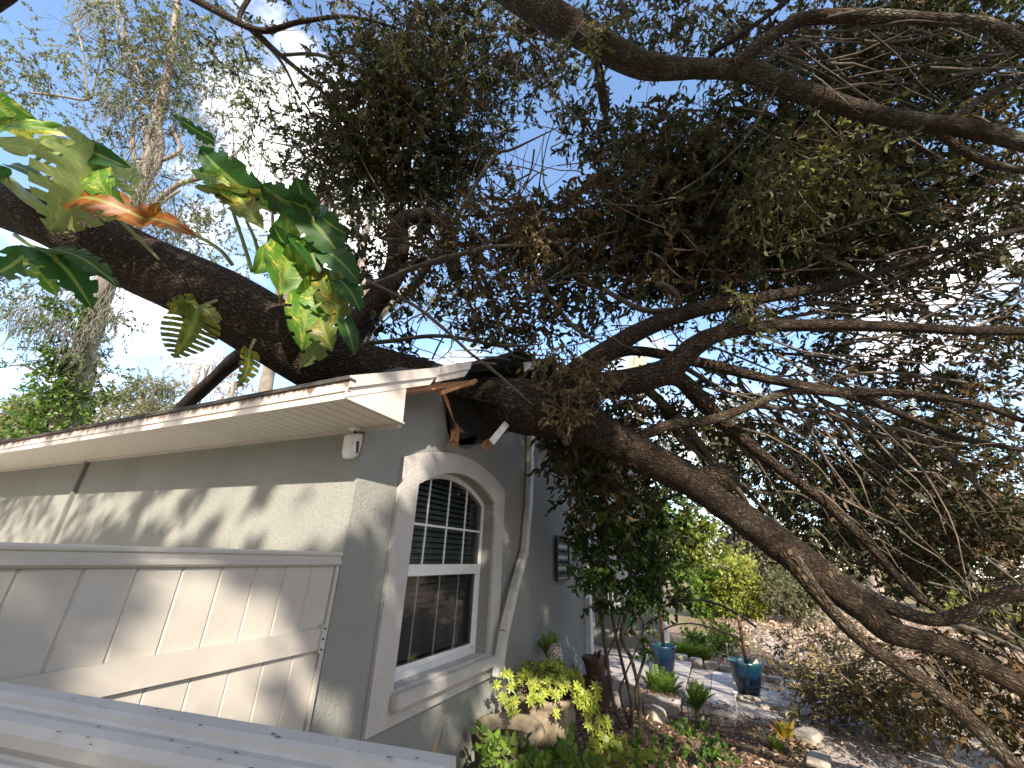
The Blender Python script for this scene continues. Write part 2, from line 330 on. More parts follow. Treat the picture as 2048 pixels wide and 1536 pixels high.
BLACKP = simple('black plastic', (.012, .012, .013), (.02, .02, .02), 5, .35)
CAMW = simple('white camera plastic', (.68, .69, .70), (.74, .74, .75), 5, .35)
GREENP = simple('green plastic', (.01, .22, .06), (.02, .30, .09), 5, .4)
def fasciamat():
    m, t, p, o = newmat('stained white fascia'); base = ramp(t, [(.3, (.62, .55, .50)), (.7, (.72, .67, .63))], noise(t, 2.5))
    st = noise(t, 1, 6, .7, stretch=(16, 16, 1.6)); c = t.nodes.new('ShaderNodeTexCoord'); sx = t.nodes.new('ShaderNodeSeparateXYZ'); t.links.new(c.outputs['Object'], sx.inputs[0])
    hz = maprange(t, sx.outputs[2], 2.585, 2.648, -.16, .16); ad_ = t.nodes.new('ShaderNodeMath'); ad_.operation = 'ADD'; t.links.new(st, ad_.inputs[0]); t.links.new(hz, ad_.inputs[1])
    t.links.new(mixc(t, maprange(t, ad_.outputs[0], .44, .58, 0, .9), base, (.14, .075, .045)), p.inputs['Base Color']); p.inputs['Roughness'].default_value = .5; return m
FASC = fasciamat()
def soffitmat():
    m, t, p, o = newmat('perforated soffit vinyl'); c = t.nodes.new('ShaderNodeTexCoord'); sx = t.nodes.new('ShaderNodeSeparateXYZ'); t.links.new(c.outputs['Object'], sx.inputs[0])
    def mth(op, a, b=None):
        n = t.nodes.new('ShaderNodeMath'); n.operation = op
        for i, v in enumerate((a, b)):
            if v is None: continue
            if isinstance(v, (int, float)): n.inputs[i].default_value = v
            else: t.links.new(v, n.inputs[i])
        return n.outputs[0]
    def cell(v, s): return mth('ABSOLUTE', mth('SUBTRACT', mth('FRACT', mth('MULTIPLY', v, s)), .5))
    gx = mth('GREATER_THAN', cell(sx.outputs[0], 1/.092), .465)                     # panel groove every 9 cm
    hx = mth('LESS_THAN', cell(sx.outputs[0], 1/.0153), .2); hy = mth('LESS_THAN', cell(sx.outputs[1], 1/.010), .27)
    hole = mth('MULTIPLY', mth('MULTIPLY', hx, hy), mth('GREATER_THAN', sx.outputs[0], -1.15))
    dark = mth('MAXIMUM', mth('MULTIPLY', gx, .9), mth('MULTIPLY', hole, .6))
    t.links.new(mixc(t, dark, (.60, .57, .50), (.16, .14, .11)), p.inputs['Base Color']); p.inputs['Roughness'].default_value = .5
    bump(t, p, mth('SUBTRACT', 1.0, gx), .6, .004); return m
SOFF = soffitmat()
def glassmat(name, tint, rough=.0, refl=1.0):
    m, t, p, o = newmat(name); t.nodes.remove(p); gl = t.nodes.new('ShaderNodeBsdfGlossy'); gl.inputs['Roughness'].default_value = rough; gl.inputs['Color'].default_value = (refl, refl, refl, 1); tr = t.nodes.new('ShaderNodeBsdfTransparent'); tr.inputs[0].default_value = (*tint, 1)
    fr = t.nodes.new('ShaderNodeFresnel'); fr.inputs[0].default_value = 1.7; mm = t.nodes.new('ShaderNodeMixShader'); t.links.new(fr.outputs[0], mm.inputs[0]); t.links.new(tr.outputs[0], mm.inputs[1]); t.links.new(gl.outputs[0], mm.inputs[2]); t.links.new(mm.outputs[0], o.inputs[0]); return m
GLASS = glassmat('window glass', (.86, .9, .9))
SCREEN = glassmat('screened glass', (.74, .71, .70), .05, .8)
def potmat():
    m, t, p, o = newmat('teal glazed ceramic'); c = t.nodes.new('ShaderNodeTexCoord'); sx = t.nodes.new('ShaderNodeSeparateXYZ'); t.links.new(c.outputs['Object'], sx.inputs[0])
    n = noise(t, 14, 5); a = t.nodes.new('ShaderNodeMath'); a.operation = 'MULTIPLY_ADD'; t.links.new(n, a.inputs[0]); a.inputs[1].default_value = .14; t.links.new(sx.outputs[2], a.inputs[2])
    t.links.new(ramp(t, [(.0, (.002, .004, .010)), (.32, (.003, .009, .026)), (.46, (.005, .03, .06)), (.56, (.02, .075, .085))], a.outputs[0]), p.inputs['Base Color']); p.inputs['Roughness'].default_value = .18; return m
POT = potmat()
def bigleaf(name, g1, g2, yel, ymask):
    m, t, p, o = newmat(name); uvn = noise(t, 5, 4, .6, co='UV', stretch=(1.2, 9, 1)); n2 = noise(t, 2.2, 4, .6, co='UV', stretch=(1, .8, 1)); g = ramp(t, [(.35, g1), (.65, g2)], uvn)
    a = t.nodes.new('ShaderNodeMath'); a.operation = 'MULTIPLY_ADD'; t.links.new(uvn, a.inputs[0]); a.inputs[1].default_value = .6; t.links.new(n2, a.inputs[2])
    col = mixc(t, maprange(t, a.outputs[0], ymask, ymask+.1), g, yel)
    c = t.nodes.new('ShaderNodeTexCoord'); sx = t.nodes.new('ShaderNodeSeparateXYZ'); t.links.new(c.outputs['UV'], sx.inputs[0])
    ab = t.nodes.new('ShaderNodeMath'); ab.operation = 'ABSOLUTE'; t.links.new(sx.outputs[0], ab.inputs[0])
    col = mixc(t, maprange(t, ab.outputs[0], .02, .07, .7, 0), col, (.25, .33, .08))
    t.links.new(col, p.inputs['Base Color']); p.inputs['Roughness'].default_value = .45; p.inputs['Specular IOR Level'].default_value = .35
    tr = t.nodes.new('ShaderNodeBsdfTranslucent'); mm = t.nodes.new('ShaderNodeMixShader'); mm.inputs[0].default_value = .35
    hs = t.nodes.new('ShaderNodeHueSaturation'); hs.inputs['Value'].default_value = 1.5; t.links.new(col, hs.inputs['Color']); t.links.new(hs.outputs[0], tr.inputs[0])
    t.links.new(p.outputs[0], mm.inputs[1]); t.links.new(tr.outputs[0], mm.inputs[2]); t.links.new(mm.outputs[0], o.inputs[0])
    fr_ = t.nodes.new('ShaderNodeMath'); fr_.operation = 'FRACT'; ml = t.nodes.new('ShaderNodeMath'); ml.operation = 'MULTIPLY'; ml.inputs[1].default_value = 9; t.links.new(sx.outputs[1], ml.inputs[0]); t.links.new(ml.outputs[0], fr_.inputs[0])
    bump(t, p, fr_.outputs[0], .25, .01); return m
BL_DK = bigleaf('dark variegated leaf', (.015, .06, .012), (.035, .11, .02), (.45, .38, .06), .98)
BL_BR = bigleaf('bright variegated leaf', (.05, .16, .02), (.13, .27, .03), (.55, .50, .08), .82)
BL_PL = bigleaf('pale leaf underside', (.15, .21, .06), (.25, .30, .10), (.40, .41, .15), .86)
BL_OR = bigleaf('dying orange leaf', (.20, .065, .008), (.28, .095, .012), (.30, .14, .02), .85)
BL_OL = bigleaf('olive fading leaf', (.07, .10, .02), (.13, .17, .035), (.34, .27, .04), .80)
STEM = simple('green petiole', (.12, .18, .06), (.22, .28, .12), 8, .5)

# ------------------------------------------------------------------ ground
def groundmat():
    m, t, p, o = newmat('leaf littered ground'); n1 = noise(t, .45, 8, .7); n2 = noise(t, 26, 6, .75); n3 = noise(t, 5, 6, .7)
    a = ramp(t, [(.35, (.14, .10, .07)), (.55, (.30, .215, .155)), (.75, (.48, .37, .29))], n2)
    b = ramp(t, [(.35, (.07, .09, .03)), (.65, (.20, .20, .08))], n3)
    t.links.new(mixc(t, maprange(t, n1, .45, .6), a, b), p.inputs['Base Color']); p.inputs['Roughness'].default_value = 1; p.inputs['Specular IOR Level'].default_value = .1
    bump(t, p, n2, .8, .03); return m
def pavemat():
    m, t, p, o = newmat('brick paver drive'); c = t.nodes.new('ShaderNodeTexCoord'); mp_ = t.nodes.new('ShaderNodeMapping'); mp_.inputs['Rotation'].default_value = (0, 0, .3); t.links.new(c.outputs['Object'], mp_.inputs[0])
    br = t.nodes.new('ShaderNodeTexBrick'); br.inputs['Scale'].default_value = 4.5; br.inputs['Color1'].default_value = (.33, .30, .285, 1); br.inputs['Color2'].default_value = (.43, .395, .375, 1); br.inputs['Mortar'].default_value = (.10, .085, .07, 1); br.inputs['Mortar Size'].default_value = .012
    t.links.new(mp_.outputs[0], br.inputs[0]); n = noise(t, 7, 7, .7); t.links.new(mixc(t, maprange(t, n, .5, .68), br.outputs[0], (.20, .15, .11)), p.inputs['Base Color']); p.inputs['Roughness'].default_value = .95
    bump(t, p, n, .4, .01); return m
GROUND = groundmat(); DRIVE = pavemat()
n = 90; gx = np.concatenate([np.linspace(-1, 1, n)**3*400]); X_, Y_ = np.meshgrid(gx+2, gx+6); Z_ = .02*np.sin(X_*1.3+Y_*.4)*np.sin(Y_*1.1)
Z_ = Z_ + np.clip((9-np.hypot(X_-.2, (Y_-2.6)*.8)*6)/9, 0, 1)*.30
Z_ = Z_ - np.clip(np.hypot(X_, Y_-6)-60, 0, 50)*.002
Z_[(np.abs(X_) < 9) & (Y_ > 4.3) & (Y_ < 9) & (X_ > .4)] = -.03
V_ = np.stack([X_, Y_, Z_], -1).reshape(-1, 3); i_, j_ = np.meshgrid(np.arange(n-1), np.arange(n-1)); b_ = (i_*n+j_).ravel()
tag(mk('ground', V_, np.stack([b_, b_+1, b_+n+1, b_+n], 1), GROUND, smooth=True), kind='structure')
# garden bed mound by the wall (fine mesh), and the paved drive
xs = np.linspace(.02, 2.3, 40); ys = np.linspace(-1, 4.9, 70); X_, Y_ = np.meshgrid(xs, ys); Z_ = .02 + .26*np.clip(1-(X_-.1)/1.5, 0, 1)*np.clip((4.9-Y_)/.8, 0, 1) + .02*np.sin(X_*9)*np.sin(Y_*7) + rng.normal(0, .006, X_.shape)
def bedz(x, y): return .02 + .26*max(0, min(1, 1-(x-.1)/1.5))*max(0, min(1, (4.9-y)/.8))
V_ = np.stack([X_, Y_, Z_], -1).reshape(-1, 3); i_, j_ = np.meshgrid(np.arange(69), np.arange(39), indexing='ij'); b_ = (i_*40+j_).ravel()
tag(mk('garden_bed', V_, np.stack([b_, b_+1, b_+41, b_+40], 1), simple('mulch and soil', (.06, .035, .022), (.17, .11, .07), 18, 1, .9, 45, bd=.02), smooth=True), kind='structure')
tag(MB().prism([(2.45, 3.0, .03), (2.62, 5.6, .03), (3.1, 7.6, .03), (9.5, 9.0, .03), (14, 7, .03), (12, -3, .03), (2.4, -3, .03)], (0, 0, -.05)).build('driveway', DRIVE), kind='structure')

tag(MB().prism([(-10, -5, .035), (-.25, -5, .035), (-.25, -.002, .035), (-10, -.002, .035)], (0, 0, -.06)).build('bounce_slab', simple('pale bounce concrete', (.50, .47, .42), (.60, .56, .51), 3, .9)), kind='structure')  # unseen pale slab added to bounce sunlight up to soffit and wall
# ------------------------------------------------------------------ house
house = thing('house', 'single storey grey green stucco house with white trim and a gable crushed by the oak', 'house')
H = house
mb = MB(); mb.box((-11, 0, -.1), (-.0, .18, 2.56)); 
mb.build('wall', STUC, H, label='grey green stucco side wall under the long eave')
MB().box((-3.58, -.03, 0), (-3.54, -.001, 2.545)).build('wall_trim', simple('dark shadow strip', (.12, .12, .115), (.17, .17, .16), 6, .7), H)  # thin strip at the wall offset, its dark colour standing for a shadow line
def arch(y0, y1, z0, zs, rise, n=18, ang=0):
    c = (y0+y1)/2; hw = (y1-y0)/2; pts = [(y0, z0), (y1, z0)]
    for i in range(n+1):
        y = y1 - (y1-y0)*i/n; pts.append((y, zs + rise*(1-((y-c)/hw)**2)))
    return pts
OY0, OY1 = .55, 1.74
opening = arch(OY0, OY1, 1.08, 2.30, .17); wall_out = [(0.181, -.1), (2.70, -.1), (2.70, 3.42), (2.33, 3.40), (2.12, 3.28), (1.98, 3.05), (1.72, 2.98), (1.60, 2.84), (1.38, 2.80), (1.18, 2.70), (.95, 2.68), (.86, 2.79), (.80, 2.98), (.70, 3.06), (.66, 3.18), (.181, 2.88)]
MB().prism_holes([[(0, y, z) for (y, z) in wall_out], [(0, y, z) for (y, z) in opening]], (-.2, 0, 0)).build('wall', STUC, H, label='gable wall broken open above the arched window')
MB().box((-.2, 0.001, -.1), (-.0005, .1805, 2.88)).build('wall_corner', STUC, H)
MB().box((-.25, 2.7, -.1), (-.03, 4.86, 3.42)).build('wall', STUC, H, label='far stretch of stucco wall beyond the downspout')
MB().box((-11, 4.7, -.1), (-.27, 4.86, 3.4)).build('wall', STUC, H); MB().box((-11.2, 0, -.1), (-11.01, 4.86, 2.9)).build('wall', STUC, H)
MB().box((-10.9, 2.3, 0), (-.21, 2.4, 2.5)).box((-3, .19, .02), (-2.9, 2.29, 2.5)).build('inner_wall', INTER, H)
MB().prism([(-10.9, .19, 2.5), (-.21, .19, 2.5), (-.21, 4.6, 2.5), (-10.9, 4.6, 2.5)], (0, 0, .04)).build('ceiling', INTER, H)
# roof: front slope with the broken-out bay where the trunk lies, back slope
def rz(y): return 2.642 + .5*(y+.46)
outl = [(-11.4, -.47), (.31, -.47), (.31, .60), (.16, .66), (.02, .58), (-.25, .78), (-.7, .55), (-1.2, .62), (-1.5, .9), (-1.3, 1.4), (-1.45, 1.7), (-1.0, 2.0), (-.5, 1.9), (-.2, 2.05), (.1, 1.95), (.31, 2.06), (.31, 2.5), (-11.4, 2.5)]
MB().prism([(x, y, rz(y)) for x, y in outl], (0, 0, .035)).build('roof', SHING, H, label='dark shingle roof slope with a broken hole under the trunk')
MB().prism([(.31, 2.501, rz(2.5)), (.31, 5.6, rz(2.5)-1.2), (-11.4, 5.6, rz(2.5)-1.2), (-11.4, 2.501, rz(2.5))], (0, 0, .035)).build('roof', SHING, H)
MB().box((-.9, 2.90, 3.43), (.22, 5.1, 3.50)).build('far_eave', VINYL, H)
# eave: fascia in two steps, drip edge, soffit
mb = MB().box((-11.5, -.462, 2.549), (.31, -.452, 2.588)).box((-11.5, -.472, 2.588), (.318, -.452, 2.641))
mb.build('fascia', FASC, H, label='long white fascia streaked with brown stains')
MB().box((-11.5, -.485, 2.6412), (.33, -.44, 2.652)).build('drip_edge', SHING, H)
MB().box((-11.5, -.4515, 2.552), (.30, -.0015, 2.562)).build('soffit', SOFF, H, label='cream soffit with grooves and fine vent holes')
MB().box((-11.4, -.03, 2.53), (.28, -.003, 2.5515)).build('soffit_trim', VINYL, H)
MB().prism([(.31, -.4515, 2.549), (.31, -.03, 2.549), (.31, -.045, 2.775), (.31, -.4515, 2.59)], (-.012, 0, 0)).build('eave_return', SHEET, H, label='buckled metal side panel of the eave return')
mb = MB()
for (a, b) in ((-.47, .22), (.222, .60)):
    dz = 0 if a < 0 else .012; dx = 0 if a < 0 else .012
    mb.prism([(.325+dx, a, rz(a)-.035+dz), (.325+dx, b, rz(b)-.035+dz*2.5), (.325+dx, b+.02, rz(b)+.045+dz*2.5), (.325+dx, a, rz(a)+.03+dz)], (-.012, 0, 0))
    mb.prism([(.313+dx, a, rz(a)-.085+dz), (.313+dx, b-.05, rz(b-.05)-.085+dz*2), (.313+dx, b, rz(b)-.036+dz*2), (.313+dx, a, rz(a)-.036+dz)], (-.01, 0, 0))
mb.build('rake_fascia', SHEET, H, label='bent white rake fascia ending at the fallen trunk')
MB().prism([(.335, 1.62, 3.58), (.36, 1.98, 3.80), (.36, 2.0, 3.88), (.335, 1.60, 3.68)], (-.012, 0, 0)).build('rake_fascia', SHEET, H, label='short loose scrap of white fascia right of the trunk')
MB().obox((.24, -.02, rz(-.02)-.10), (.24, .78, rz(.78)-.13), .04, .07, (1, 0, .2)).obox((.27, .35, rz(.35)-.16), (.27, .80, rz(.8)-.11), .03, .03).build('barge_board', WOOD, H, label='bare broken barge board under the rake')
mb = MB()
for (x0, y0, x1, y1, z, tz) in ((.0, .8, .3, 1.05, 3.28, .03), (-.1, 1.0, .32, 1.3, 3.42, .04), (.0, 1.3, .35, 1.62, 3.58, .02), (.05, 1.45, .36, 1.9, 3.70, .02)):
    mb.prism([(x0, y0, z), (x1, y0-.03, z+.02), (x1+.02, y1, z+.10+tz), (x0, y1+.05, z+.12)], (0, 0, .02))
mb.prism([tuple(U(840, 752, 3.3)), tuple(U(872, 726, 3.4)), tuple(U(893, 747, 3.3))], (0, .02, .0)).prism([tuple(U(765, 742, 3.2)), tuple(U(800, 733, 3.3)), tuple(U(860, 742, 3.3)), tuple(U(835, 756, 3.2))], (0, .02, .0))
mb.build('torn_shingles', SHING, H, label='torn black shingles and felt lifted around the trunk')
# splinters and rafter stubs in the hole
def stick(p, q, w_, h_, mat, label, name='rafter_stub', n=1):
    return MB().obox(p, q, w_, h_, (1, .3, .3)).build(name, mat, H, label=label)
MB().add(*(lambda a: ([a[0]+(0, .02, 0), a[0]-(0, .035, 0), a[1]+(0, .03, 0), a[1]-(0, .04, 0), a[2], a[0]+(-.02, 0, 0), a[1]+(-.02, 0, 0)], [[0, 1, 3, 2], [2, 3, 4], [5, 0, 2, 6], [1, 5, 6, 3], [2, 4, 6], [6, 4, 3], [0, 5, 1]]))([OP(880, 762, 0, .14), OP(893, 800, 0, .13), OP(910, 848, 0, .12)])).build('splinter', WOOD, H, label='long tan splinter hanging from the rake')
for (x, y, x2, y2, mat, ww, lab) in ((912, 852, 908, 890, WOOD, .06, 'jagged orange rafter end left of the hole'), (968, 862, 972, 892, WOOD, .055, 'round broken wood end below the hole'), (905, 855, 975, 868, PLY, .07, 'dark rafter lying across the hole bottom'), (915, 800, 965, 815, PLY, .03, None)):
    a = OP(x, y, 0, .05); b = OP(x2, y2, 0, .09); MB().obox(a, b, ww, ww*.8, (1, .2, .1)).build('rafter_stub', mat, H, label=lab)
# jagged splinter bundles on the two stubs
for (x, y) in ((908, 880), (972, 888)):
    mb = MB(); c0 = OP(x, y, 0, .11 if x < 950 else .24)
    for k in range(12):
        d = nrm([random.uniform(-.2, .6), random.uniform(-.6, .6), random.uniform(-1.2, -.1)]); s = c0 + np.array([0, random.uniform(-.03, .03), random.uniform(-.03, .06)])
        mb.tube([s, s+d*.03, s+d*.06], [.012, .009, .001], 4)
    mb.build('splinter', WOOD, H)
MB().prism([tuple(OP(x, y, 0, d)) for x, y, d in ((889, 785, .03), (899, 850, .04), (912, 882, .05), (944, 872, .10), (976, 888, .16), (1008, 866, .26), (1046, 830, .32), (1012, 812, .38), (955, 800, .36), (925, 790, .2))], (.012, 0, 0)).build('void_sheet', simple('black void sheet', (.003, .003, .003), (.008, .007, .006), 9, .9, .8, 20, bd=.02), H, label='black sheet standing in for the dark of the hole')  # black sheet before the trunk stands in for the hole's deep shade
a = OP(1034, 822, 0, .40); b = OP(983, 884, 0, .40); MB().obox(a, b, .055, .012, (.8, -.6, 0)).build('loose_trim', WPAINT, H, label='white strip of trim dangling right of the hole')
MB().obox(OP(1052, 745, 0, .2), OP(1030, 765, 0, .1), .05, .04).build('rafter_stub', WOOD, H)
# window
tr_out = arch(.36, 1.92, .92, 2.45, .17); tr_in = arch(OY0+.0, OY1-.0, 1.10, 2.30, .17)
MB().prism_holes([[(.028, y, z) for (y, z) in tr_out], [(.028, y, z) for (y, z) in tr_in]], (-.026, 0, 0)).build('window_trim', TRIM, H, label='raised off white stucco band around the arched window')
win = MB().prism_holes([[(-.10, y, z) for (y, z) in arch(OY0, OY1, 1.09, 2.30, .17)], [(-.10, y, z) for (y, z) in arch(OY0+.035, OY1-.035, 1.13, 2.275, .155)]], (-.05, 0, 0)).build('window', WPAINT, H, label='arched single hung window with white grid')
win['label'] = 'arched single hung window with white grid'
MB().box((-.145, OY0+.036, 1.70), (-.085, OY1-.036, 1.775)).build('meeting_rail', WPAINT, win)
MB().box((-.14, OY1-.075, 1.14), (-.105, OY1-.036, 1.70)).box((-.14, OY0+.036, 1.14), (-.105, OY0+.07, 1.70)).box((-.14, OY0+.07, 1.131), (-.105, OY1-.075, 1.165)).build('sash_frame', WPAINT, win)
mb = MB()
for k in range(1, 4):
    y = OY0+.04 + (OY1-OY0-.08)*k/4; c_ = (OY0+OY1)/2; zt = 2.27 + .155*(1-((y-c_)/.56)**2)
    mb.box((-.111, y-.008, 1.775), (-.105, y+.008, zt)); mb.box((-.132, y-.008, 1.165), (-.124, y+.008, 1.70))
mb.box((-.1112, OY0+.036, 2.04), (-.104, OY1-.036, 2.056)); mb.build('muntins', WPAINT, win)
pp_ = [(-.112, y, z) for (y, z) in arch(OY0+.036, OY1-.036, 1.776, 2.275, .155)]
mk('pane', pp_, [list(range(len(pp_)))], GLASS, win)
mk('pane', [(-.113, OY0+.071, 1.166), (-.113, OY1-.076, 1.166), (-.113, OY1-.076, 1.699), (-.113, OY0+.071, 1.699)], [[0, 1, 2, 3]], SCREEN, win, label='screened lower pane')
mb = MB()
for k in range(30):
    z = 1.16 + k*.043; mb.add([(-.20, OY0-.05, z), (-.235, OY0-.05, z+.036), (-.235, OY1+.05, z+.036), (-.20, OY1+.05, z)], [[0, 1, 2, 3]])
mb.build('blinds', BLIND, H, label='closed horizontal blinds behind the arched window')
MB().box((.029, .53, 1.005), (.085, 1.82, 1.085)).build('window_sill', TRIM, H, bevel=.008, label='rough projecting stucco sill')
MB().box((-.10, OY0-.0, 1.06), (.02, OY1, 1.09)).build('inner_sill', TRIM, H)
# door recess and entry wing
MB().box((-.06, 4.862, .2), (.05, 5.0, 3.2)).build('door_trim', WPAINT, H, label='tall white corner trim beside the entry')
MB().box((-.9, 5.0, .2), (-.8, 7.3, 3.2)).box((-.8, 5.0, .2), (-.1, 5.02, 3.2)).build('wall', STUC, H, label='recessed entry wall')
dr = MB().box((-.79, 5.2, .25), (-.75, 6.2, 2.35)).build('door', simple('entry door glass white', (.45, .55, .55), (.55, .62, .62), 3, .2), H)
MB().box((-.748, 5.32, .5), (-.742, 6.08, 2.2)).build('pane', glassmat('door glass', (.5, .7, .7)), dr)
MB().tube([(-.70, 6.12, 1.2), (-.68, 6.12, 1.25), (-.68, 6.12, 1.4), (-.70, 6.12, 1.45)], .012).build('handle', DARK, dr)
wx = OP(1322, 1260, 1, 7.3)[0]
MB().box((-.9, 7.3, 0), (wx-.001, 7.6, 3.3)).box((-4, 7.3, 3.3), (wx, 7.6, 4.6)).build('wall', STUC, H, label='entry wing wall facing the garden')
MB().box((wx, 7.27, 0), (wx+.10, 7.62, 1.45)).build('corner_trim', WPAINT, H)
MB().box((-.5, 7.22, 1.45), (wx+.12, 7.299, 3.25)).build('porch_column', WPAINT, H, label='sunlit white wall panel above the grey wainscot')
MB().box((-.1, 6.7, 1.0), (.25, 7.0, 3.3)).build('porch_column', WPAINT, H)
tag(MB().box((-.8, 5.02, -.05), (.62, 7.28, .30)).build('porch', PAVE, bevel=.01), kind='structure')
# upper gable siding seen above the roof
MB().prism([tuple(OP(1256, 790, 1, 8.0)), tuple(OP(1256, 722, 1, 8.0)), tuple(OP(1288, 706, 1, 8.0)), tuple(OP(1288, 790, 1, 8.0))], (0, .2, 0)).build('upper_wall', simple('cream siding', (.36, .32, .24), (.42, .38, .29), 3, .7), H, label='cream sided upper gable far behind the limbs')
# downspout
ds = [tuple(OP(x, y, 0, X)) for x, y, X in ((1061, 800, .045), (1061, 900, .045), (1058, 1000, .045), (1049, 1102, .05), (1028, 1180, .09), (1008, 1265, .11), (994, 1355, .11))]
mb = MB()
for a, b in zip(ds[:-1], ds[1:]):
    a = np.array(a); b = np.array(b); mb.obox(a-(b-a)*.012, b, .088, .062, (1, 0, 0))
mb.obox(ds[4], np.array(ds[4])-(0, .006, .02), .094, .068, (1, 0, 0)); mb.obox(ds[3], np.array(ds[3])-(0, .01, .03), .096, .07, (1, 0, 0))
mb.build('downspout', SPOUT, H, bevel=.006, label='buckled white downspout bent towards the window')

# ------------------------------------------------------------------ security camera, wall art
c0 = OP(711, 862, 2, 2.535)
sec = thing('security_camera', 'white floodlight security camera hanging from the soffit corner', 'security camera', loc=tuple(c0))
MB().lathe((c0[0], c0[1], 2.535), [(.001, .016), (.042, .016), (.042, .006), (.02, 0), (.001, 0)], 20).build('mount_plate', CAMW, sec, True)
MB().tube([c0, c0+(0, 0, -.035)], .009).build('arm', DARK, sec)
bd_ = nrm(RW @ np.array([-.35, .55, -1.0])); bd_ = nrm([bd_[0], bd_[1], -.75]); pc = c0+np.array([0, 0, -.095])
sdv = nrm(np.cross(bd_, [0, 0, 1])); upv = np.cross(sdv, bd_)
mb = MB(); prof = [(-.075, .036), (-.066, .052), (.036, .056), (.066, .048), (.080, .024)]
V = []; k = 16
for (z, r) in prof:
    for i in range(k):
        a = 2*PI*i/k; cx_ = math.copysign(abs(math.cos(a))**.6, math.cos(a)); cy_ = math.copysign(abs(math.sin(a))**.6, math.sin(a)); V.append(pc + nrm([.2, -.3, 1])*z*-1 + sdv*cx_*r*.9 + np.cross(nrm([.2, -.3, 1]), sdv)*cy_*r*.9)
F = [[j*k+i, j*k+(i+1) % k, (j+1)*k+(i+1) % k, (j+1)*k+i] for j in range(len(prof)-1) for i in range(k)] + [list(range(k))[::-1], [4*k+i for i in range(k)]]
mb.add(V, F).build('body', CAMW, sec, 'auto')
fx = nrm(CAM - pc + np.array([.5, .7, 0])); fu = nrm([.2, -.3, 1]); fs = nrm(np.cross(fx, fu)); fx = np.cross(fu, fs)
MB().add([pc+fx*.0505+fs*a*.021+fu*(b*.036) for a, b in ((-1, -1), (1, -1), (1, 1), (-1, 1))] + [pc+fx*.036+fs*a*.021+fu*(b*.036) for a, b in ((-1, -1), (1, -1), (1, 1), (-1, 1))], [[0, 1, 2, 3], [0, 1, 5, 4], [1, 2, 6, 5], [2, 3, 7, 6], [3, 0, 4, 7]]).build('lens_window', BLACKP, sec)

art = thing('wall_art', 'black openwork metal panel mounted on the far stucco wall', 'wall art', loc=(0, 3.5, 1.56))
y0, y1, z0, z1 = 3.52, 4.02, 1.58, 2.12; AX = .0
MB().box((AX, y0, z0), (AX+.02, y0+.02, z1)).box((AX, y1-.02, z0), (AX+.02, y1, z1)).box((AX, y0+.02, z0), (AX+.02, y1-.02, z0+.02)).box((AX, y0+.02, z1-.02), (AX+.02, y1-.02, z1)).build('frame', DARK, art)
MB().box((AX-.01, y0+.02, z0+.02), (AX+.002, y1-.02, z1-.02)).build('backing', simple('mirror grey', (.35, .37, .38), (.5, .52, .52), 9, .3), art)
mb = MB()
for i in range(4):
    for j in range(4):
        cy = y0+.07+i*.12; cz = z0+.075+j*.13; s = 1 if (i+j) % 2 else -1
        mb.tube([(AX+.012, cy+s*.055*math.cos(a)*(1-.08*a), cz+.055*math.sin(a)*(1-.08*a)) for a in np.linspace(0, 9, 22)], .006, 5)
mb.build('scrollwork', DARK, art, True)

# ------------------------------------------------------------------ white vinyl gate by the corner, near fence rail
gate = thing('vinyl_fence', 'white tongue and groove vinyl fence standing off the house corner with a lower rail', 'fence', 'white vinyl fences', (-.02, -1, 0))
GX = .0
capprof = [(.028, 0), (.036, .010), (.036, .022), (.027, .030), (.027, .048), (.034, .055), (.034, .064), (.026, .072), (-.026, .072), (-.034, .064), (-.034, 0)]
MB().prism([(GX+a, -.03, 1.775+b*.95) for a, b in capprof], (0, -3.2, 0)).build('top_rail', VINYL, gate)
mb = MB(); bw = .147; k = 0
ys_ = [-.055-bw*i for i in range(22)]
for y in ys_:
    a, b = y, y-bw; g = .006
    mb.prism([(GX-.016, a, .05), (GX+.010, a, .05), (GX+.016, a-g, .05), (GX+.016, b+g, .05), (GX+.010, b, .05), (GX-.016, b, .05)], (0, 0, 1.726))
mb.build('slats', VINYL, gate)
MB().box((GX-.03, -.055, .02), (GX+.028, -.035, 1.774)).build('end_channel', VINYL, gate)
MB().prism([(GX+.0165, -.085, 1.49), (GX+.036, -.085, 1.492), (GX+.036, -.085, 1.398), (GX+.0165, -.085, 1.40)], (0, -3.1, 0)).build('lower_rail', VINYL, gate)
MB().box((GX+.0165, -.084, 1.385), (GX+.046, -.058, 1.505)).build('bracket', VINYL, gate)
for z in (1.40, 1.445, 1.49):
    MB().lathe((GX+.047, -.071, z), [(.001, .004), (.005, .003), (.006, -.003), (.001, -.004)], 8).build('screw', DARK, gate)
zr = 1.585
pa = OP(0, 1363.5, 2, zr); pb = OP(912, 1513, 2, zr); dv = nrm(pb-pa); nv = nrm(np.cross(dv, [0, 0, 1])); 
if np.dot(nv, CAM-pa) < 0: nv = -nv
near = thing('vinyl_fence', 'weathered white vinyl fence rail with dark chips, closest in the foreground', 'fence', 'white vinyl fences', tuple(pb))
prof = [(0, 0), (.004, .002), (.034, .000), (.042, -.004), (.045, -.012), (.050, -.016), (.066, -.015), (.082, -.020), (.092, -.032), (.095, -.048), (.088, -.060), (.092, -.064), (.104, -.064), (.112, -.070), (.114, -.082), (.110, -.12), (.0, -.12), (-.004, -.02)]
st = pa - dv*1.2; vec = (pb-st)
